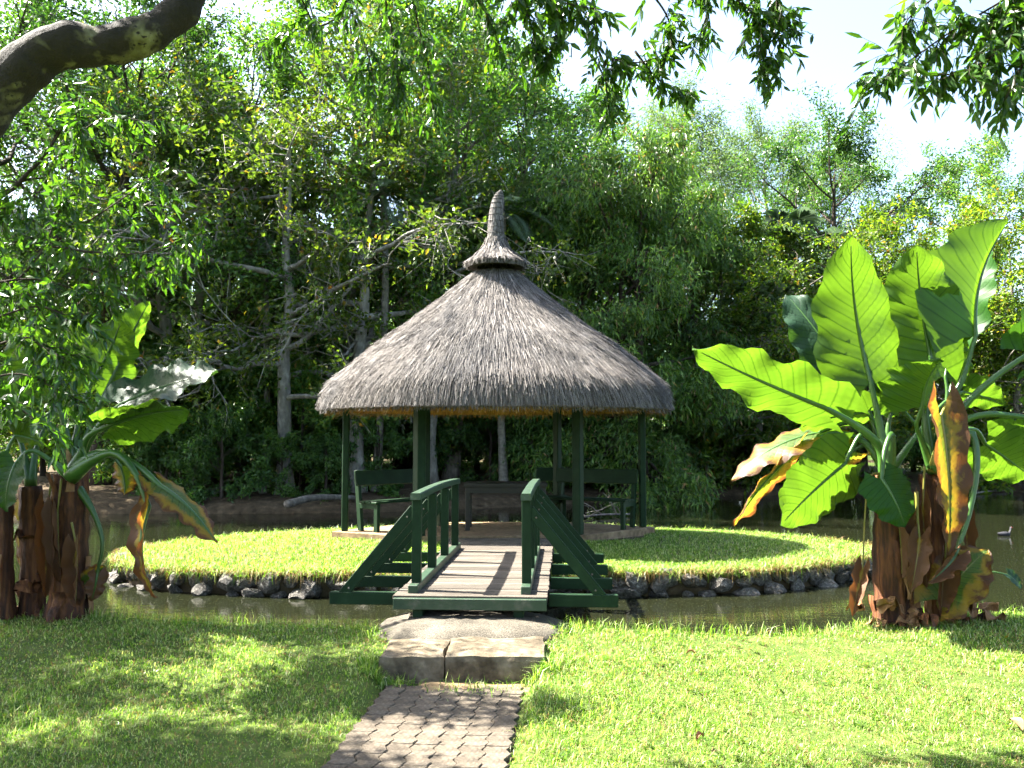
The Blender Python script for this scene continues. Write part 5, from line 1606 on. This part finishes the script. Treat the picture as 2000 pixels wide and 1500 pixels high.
def spray(pts, Y, leaf_px=27, per=1.0, tw_px=55, seed=0, Yt=None, r=0.010, hang=0.8, wide=0.33, leaf_mat='leaf_near'):
    rs_ = np.random.default_rng(seed)
    Yt = Y if Yt is None else Yt
    C_ = np.array([at(px, py, y_) for (px, py), y_ in zip(pts, np.linspace(Y, Yt, len(pts)))]) - OO
    S_ = spline(C_, 26)
    wood = MB()
    wood.tube(S_, np.linspace(r, r * 0.3, 26), 6)
    k = (Y + Yt) / 2 / FPX
    Lt = np.linalg.norm(np.diff(S_, axis=0), axis=1).sum() / k
    ntw = max(3, int(Lt / 15 * per))
    LP, LA, LN = [], [], []
    for q in range(ntw):
        u = rs_.uniform(0.08, 1.0)
        b_ = np.array([np.interp(u * 25, range(26), S_[:, i_]) for i_ in range(3)])
        td = unit(np.array([np.interp(min(25, u * 25 + 1), range(26), S_[:, i_]) for i_ in range(3)]) - b_ + 1e-6)
        d_ = unit(td * 0.5 + rs_.normal(0, 0.7, 3) + np.array((0, 0, -0.25 * hang)))
        L_ = tw_px * k * rs_.uniform(0.5, 1.3)
        p1 = b_ + d_ * L_ * 0.5
        p2 = p1 + unit(d_ + np.array((0, 0, -0.9 * hang))) * L_ * 0.6
        tp = spline([b_, p1, p2], 8)
        wood.tube(tp, np.linspace(max(0.0025, r * 0.3), 0.0015, 8), 3, False)
        nl = rs_.integers(5, 10)
        for l_ in range(nl):
            f = (l_ + 0.6) / nl
            c = np.array([np.interp(f * 7, range(8), tp[:, i_]) for i_ in range(3)])
            side = unit(rs_.normal(0, 1, 3))
            LP.append(c)
            LA.append(unit(d_ * 0.35 + side * 0.65 + np.array((0, 0, -0.75 * hang))))
            LN.append(rs_.normal(0, 0.6, 3) + np.array((0, -0.1, 0.55)))
    n_ = len(LP)
    V_, F_ = leaf_arrays(np.array(LP), np.array(LA), np.array(LN), leaf_px * k * rs_.uniform(0.7, 1.25, n_), leaf_px * k * wide * rs_.uniform(0.8, 1.2, n_), 1, 0.12, 0.14)
    sp_ = link('foliage_spray', new_mesh('foliage_spray', V_, F_), M[leaf_mat], over)
    tag(sp_, kind='stuff')
    wood.build('twig', M['bark_dark'], sp_, smooth=True)
    return n_
sd = 100
for pts, Y, lp, per, tw in (
    # left side curtain
    ([(-80, 640), (60, 520), (120, 400), (146, 290), (155, 190)], 6.6, 27, 1.4, 70),
    ([(90, 480), (180, 492), (270, 495), (350, 470), (400, 455)], 6.6, 27, 1.9, 75),
    ([(60, 500), (160, 440), (250, 380), (300, 340)], 6.8, 27, 1.6, 70),
    ([(120, 330), (170, 250), (230, 230), (290, 240)], 6.7, 27, 1.5, 65),
    ([(-60, 560), (60, 545), (150, 565), (210, 580)], 6.5, 27, 1.7, 75),
    ([(-60, 640), (60, 600), (120, 612), (170, 632)], 6.4, 28, 1.7, 75),
    ([(-80, 700), (40, 660), (80, 675), (125, 700)], 6.3, 28, 1.7, 75),
    ([(-80, 760), (30, 730), (110, 760), (170, 790)], 6.4, 28, 1.6, 70),
    ([(-60, 430), (20, 400), (80, 370), (110, 300)], 6.8, 26, 1.4, 65),
    ([(-60, 840), (10, 790), (70, 820), (120, 850)], 6.5, 28, 1.2, 60),
    ([(-60, 380), (40, 420), (110, 460), (160, 520)], 6.9, 26, 1.5, 65),
    ([(150, 520), (230, 540), (300, 530), (370, 490)], 6.9, 26, 1.5, 60),
    ([(-60, 500), (40, 560), (100, 640), (140, 720)], 6.7, 27, 1.5, 70),
    # willowy strands, top
    ([(560, -60), (600, 20), (620, 70)], 5.9, 26, 1.4, 55),
    ([(640, -80), (690, 30), (720, 110), (735, 190)], 5.9, 27, 1.6, 60),
    ([(740, -60), (765, 60), (775, 150), (800, 230)], 5.9, 27, 1.7, 60),
    ([(800, -60), (815, 40), (835, 120), (842, 200)], 6.0, 26, 1.5, 60),
    ([(700, -40), (650, 40), (570, 60), (500, 90)], 6.0, 24, 1.2, 50),
    ([(900, -80), (935, -10), (960, 50), (985, 105)], 5.8, 29, 2.2, 60),
    ([(1000, -80), (1020, -10), (1040, 60), (1050, 110)], 5.8, 31, 2.2, 62),
    ([(1090, -80), (1085, 0), (1090, 60), (1070, 120)], 5.8, 31, 2.0, 62),
    ([(960, -60), (1050, -10), (1120, 10), (1180, 20)], 5.7, 31, 2.4, 62),
    ([(1100, -60), (1140, 40), (1180, 105), (1240, 122), (1290, 110)], 5.8, 26, 1.4, 46),
    ([(1150, 70), (1178, 120), (1185, 180), (1192, 235)], 5.8, 26, 2.4, 46),
    ([(1240, 100), (1280, 150), (1320, 175), (1345, 190)], 5.9, 26, 2.6, 40),
    ([(1220, -70), (1290, 10), (1310, 60), (1300, 110)], 5.8, 27, 1.7, 52),
    ([(1330, -70), (1380, 0), (1370, 60), (1350, 100)], 5.8, 27, 1.8, 52),
    ([(1430, -70), (1470, 10), (1490, 80), (1500, 140)], 5.7, 27, 2.4, 55),
    ([(1510, -70), (1520, 10), (1530, 70), (1525, 130)], 5.7, 27, 2.2, 50),
    ([(1390, -60), (1430, -10), (1470, 20), (1540, 20)], 5.7, 27, 2.2, 50),
    # right cluster
    ([(2080, -80), (1960, 0), (1860, 60), (1760, 130), (1700, 165)], 5.6, 34, 1.8, 75),
    ([(2080, -40), (1990, 60), (1920, 120), (1850, 150)], 5.5, 34, 2.2, 75),
    ([(1900, -80), (1830, -10), (1780, 30), (1760, 60)], 5.7, 34, 2.0, 70),
    ([(2100, 20), (2030, 90), (1990, 140), (1960, 200)], 5.4, 34, 2.2, 75),
    ([(2080, -60), (2010, -10), (1960, 30), (1920, 60)], 5.6, 34, 2.2, 75),
):
    sd += 1
    spray(pts, Y, lp, per, tw, sd)
# crown over the left of the lawn, out of the frame: what shades the near grass
rs = np.random.default_rng(41)
w_ = MB()
pts_, nrm = [], []
tops = []
lit = [on(px, py, -0.40) for px, py in ((45, 1245), (290, 1245), (210, 1318), (450, 1335), (430, 1268), (690, 1235), (380, 1405), (740, 1450), (640, 1300), (120, 1440))]
for q in range(105):           # where the shade of each leaf cluster falls on the lawn
    g_ = np.array((rs.uniform(-6.6, -0.75), rs.uniform(4.2, 8.2)))
    if g_[0] > -0.75 - max(0.0, g_[1] - 6.0) * 0.5: continue
    if min(math.hypot((g_[0] - p_.x) * 0.75, (g_[1] - p_.y) * 1.5) for p_ in lit) < 0.60: continue
    h_ = rs.uniform(4.4, 6.6)
    c = np.array((g_[0] + TO_SUN.x / TO_SUN.z * h_, g_[1] + TO_SUN.y / TO_SUN.z * h_, h_ - 0.4))
    tops.append(c)
for q in range(30):            # shade on the dark arum
    g_ = np.array((rs.uniform(-6.0, -4.0), rs.uniform(7.8, 8.7), rs.uniform(-0.2, 1.2)))
    h_ = rs.uniform(4.0, 6.5)
    tops.append(np.array((g_[0] + TO_SUN.x / TO_SUN.z * h_, g_[1] + TO_SUN.y / TO_SUN.z * h_, g_[2] + h_)))
for q in range(40):            # and over the camera, above the picture
    c = np.array((rs.uniform(-4.5, 5.0), rs.uniform(2.5, 5.9), 0.0))
    c[2] = 1.4 + 0.56 * c[1] + 0.9 + rs.uniform(0.0, 1.8)
    tops.append(c)
for c in tops:
    st_ = np.array((-7.5, 5.2, 4.2)) if c[0] < -4.6 else np.array(at(520, -420, 6.0))
    s_ = spline([st_, (st_ + c) / 2 + (0, 0, 0.5), c], 8) - OO
    w_.tube(s_, np.linspace(0.028, 0.006, 8), 5, False)
    n_ = 620
    pts_.append(c + rs.normal(0, 1, (n_, 3)) * (0.25, 0.25, 0.18))
w_.build('branches', M['bark_dark'], over, smooth=True)
P_ = np.concatenate(pts_) - OO
n_ = len(P_)
V_, F_ = leaf_arrays(P_, rs.normal(0, 0.7, (n_, 3)) + (0, 0, -0.6), rs.normal(0, 0.6, (n_, 3)) + (0, 0, 0.6), 0.13 * rs.uniform(0.7, 1.3, n_), 0.06 * rs.uniform(0.8, 1.2, n_), 0)
tag(link('crown', new_mesh('crown', V_, F_), M['leaf_near'], over), kind='stuff')

# ------------------------------------------------------------------ small things
def water_bird(loc, rz):
    b_ = thing('water_bird', 'small dark moorhen with red beak swimming on the pond', 'bird', loc, rz)
    mb_ = MB()
    prof_ = [(0.001, -0.17), (0.03, -0.15), (0.055, -0.10), (0.07, -0.02), (0.065, 0.05), (0.045, 0.095), (0.028, 0.12), (0.024, 0.135)]
    seg = 16
    V_, n_ = [], len(prof_)
    for i_, (r_, x_) in enumerate(prof_):
        t_ = i_ / (n_ - 1)
        up_ = 0.035 + (0.03 if i_ == 0 else 0.015 * (i_ == 1)) + max(0, t_ - 0.7) * 0.22
        for a_ in np.linspace(0, 2 * math.pi, seg, endpoint=False):
            V_.append((x_, r_ * math.cos(a_), up_ + r_ * 0.8 * math.sin(a_)))
    for x_, z_, r_ in ((0.145, 0.125, 0.022), (0.155, 0.150, 0.027), (0.165, 0.165, 0.025), (0.18, 0.168, 0.012)):
        for a_ in np.linspace(0, 2 * math.pi, seg, endpoint=False):
            V_.append((x_ + 0.4 * r_ * math.sin(a_) * -0.6, r_ * math.cos(a_), z_ + r_ * math.sin(a_) * 0.7))
        n_ += 1
    j_ = np.arange(seg); k_ = (j_ + 1) % seg
    Q_ = np.concatenate([np.stack([i_ * seg + j_, (i_ + 1) * seg + j_, (i_ + 1) * seg + k_, i_ * seg + k_], 1) for i_ in range(n_ - 1)])
    body = link('body', new_mesh('body', V_, [Q_], smooth=True), noisy('feather', [(0.3, (0.012, 0.012, 0.014)), (0.7, (0.03, 0.03, 0.034))], 30), b_)
    mb_.tube([(0.178, 0, 0.168), (0.20, 0, 0.160), (0.218, 0, 0.152)], [0.012, 0.008, 0.002], 8)
    mb_.build('beak', noisy('red_beak', [(0.3, (0.4, 0.02, 0.01)), (0.7, (0.5, 0.05, 0.02))], 10), b_)
    mb_ = MB()
    for s_ in (-1, 1):
        V2, F2 = leaf_arrays(np.array([(-0.11, s_ * 0.05, 0.045), (-0.10, s_ * 0.055, 0.04)]), np.array([(1, 0, 0.05), (1, 0, 0)]), np.array([(0, s_, 0.2)] * 2), 0.13, 0.02)
        mb_.addmany(V2, F2)
    mb_.build('flank_feathers', noisy('white_feather', [(0.3, (0.6, 0.6, 0.6)), (0.7, (0.8, 0.8, 0.8))], 10), b_)
p = on(1962, 1046, WATER_Z)
water_bird((p.x, p.y, WATER_Z - 0.01), 0.25)

def fallen(name, label, pxa, pxb, z, r, mat, sub=0, seed=0):
    rs_ = np.random.default_rng(seed)
    a_, b_ = np.array(on(*pxa, z)), np.array(on(*pxb, z))
    o = thing(name, label, 'log' if 'log' in name else 'branch', tuple(a_))
    m_ = MB()
    pts = spline([a_, a_ * 0.6 + b_ * 0.4 + (0, 0, r), b_], 12) - a_
    m_.tube(pts, np.linspace(r, r * 0.7, 12), 10)
    for q in range(sub):
        u = rs_.uniform(0.2, 0.95)
        c = np.array([np.interp(u * 11, range(12), pts[:, i_]) for i_ in range(3)])
        d_ = unit(rs_.normal(0, 1, 3) + (0, 0, 0.9))
        L_ = rs_.uniform(0.3, 0.9)
        e_ = c + d_ * L_
        m_.tube(spline([c, c + d_ * L_ * 0.5 + rs_.normal(0, 0.06, 3), e_], 6), np.linspace(r * 0.5, r * 0.15, 6), 5, False)
        for q2 in range(2):
            d2 = unit(d_ + rs_.normal(0, 0.7, 3))
            m_.tube([c + d_ * L_ * 0.5, c + d_ * L_ * 0.5 + d2 * L_ * 0.5], [r * 0.25, r * 0.1], 4, False)
    m_.build('trunk' if sub == 0 else 'stem', M[mat], o, smooth=True)
fallen('fallen_log', 'pale fallen log lying on the soil bank beside the ringed palm', (560, 985), (690, 972), -0.15, 0.10, 'bark_grey')
fallen('dead_branch', 'pale bare dead branch sticking out of the water behind the shaded bench', (1135, 1010), (1235, 1004), -0.45, 0.03, 'bark_grey', 7, 3)
fallen('dead_branch', 'grey dead twig lying at the far waterline past the lime arum', (1900, 964), (1965, 958), -0.45, 0.03, 'bark_pale', 3, 5)

# a few fallen leaves
rl = random.Random(8)
leafs = [('curled brown leaf on the lawn at the photo edge', 1985, 1436, 0.17), ('small brown leaf on the sunny lawn beside the ramp', 1350, 1322, 0.07),
         ('brown leaf on the sunny grass near the frame bottom', 1368, 1465, 0.08), ('pale leaf lying on the shaded island lawn', 1297, 1060, 0.09),
         ('white petal on the island lawn past the shade', 1532, 1054, 0.06)]
for lb, px, py, L_ in leafs:
    z_ = -0.13 if py < 1100 else -0.42
    c = on(px, py, z_)
    z0 = float(zi(c.x, c.y)) if py < 1100 else float(zg(c.x, c.y))
    a_ = rl.uniform(0, 6.28)
    V_ = []
    for i_ in range(6):
        t_ = i_ / 5
        w2 = L_ * 0.22 * math.sin(math.pi * (0.08 + 0.88 * t_))
        zz = 0.025 + 0.03 * math.sin(t_ * 3) + 0.02
        for s_ in (-1, -0.4, 0.4, 1):
            V_.append(((t_ - 0.5) * L_, s_ * w2, zz + 0.02 * s_ * s_))
    i4 = (np.arange(5)[:, None] * 4 + np.arange(3)[None]).ravel()
    o = link('fallen_leaf', new_mesh('fallen_leaf', V_, [np.stack([i4, i4 + 1, i4 + 5, i4 + 4], 1)], smooth=True), M['bark_pale'] if 'pale' in lb or 'white' in lb else M['dry_sheath'])
    o.location = (c.x, c.y, z0 + 0.005)
    o.rotation_euler = (0, 0, a_)
    tag(o, lb, 'leaf')
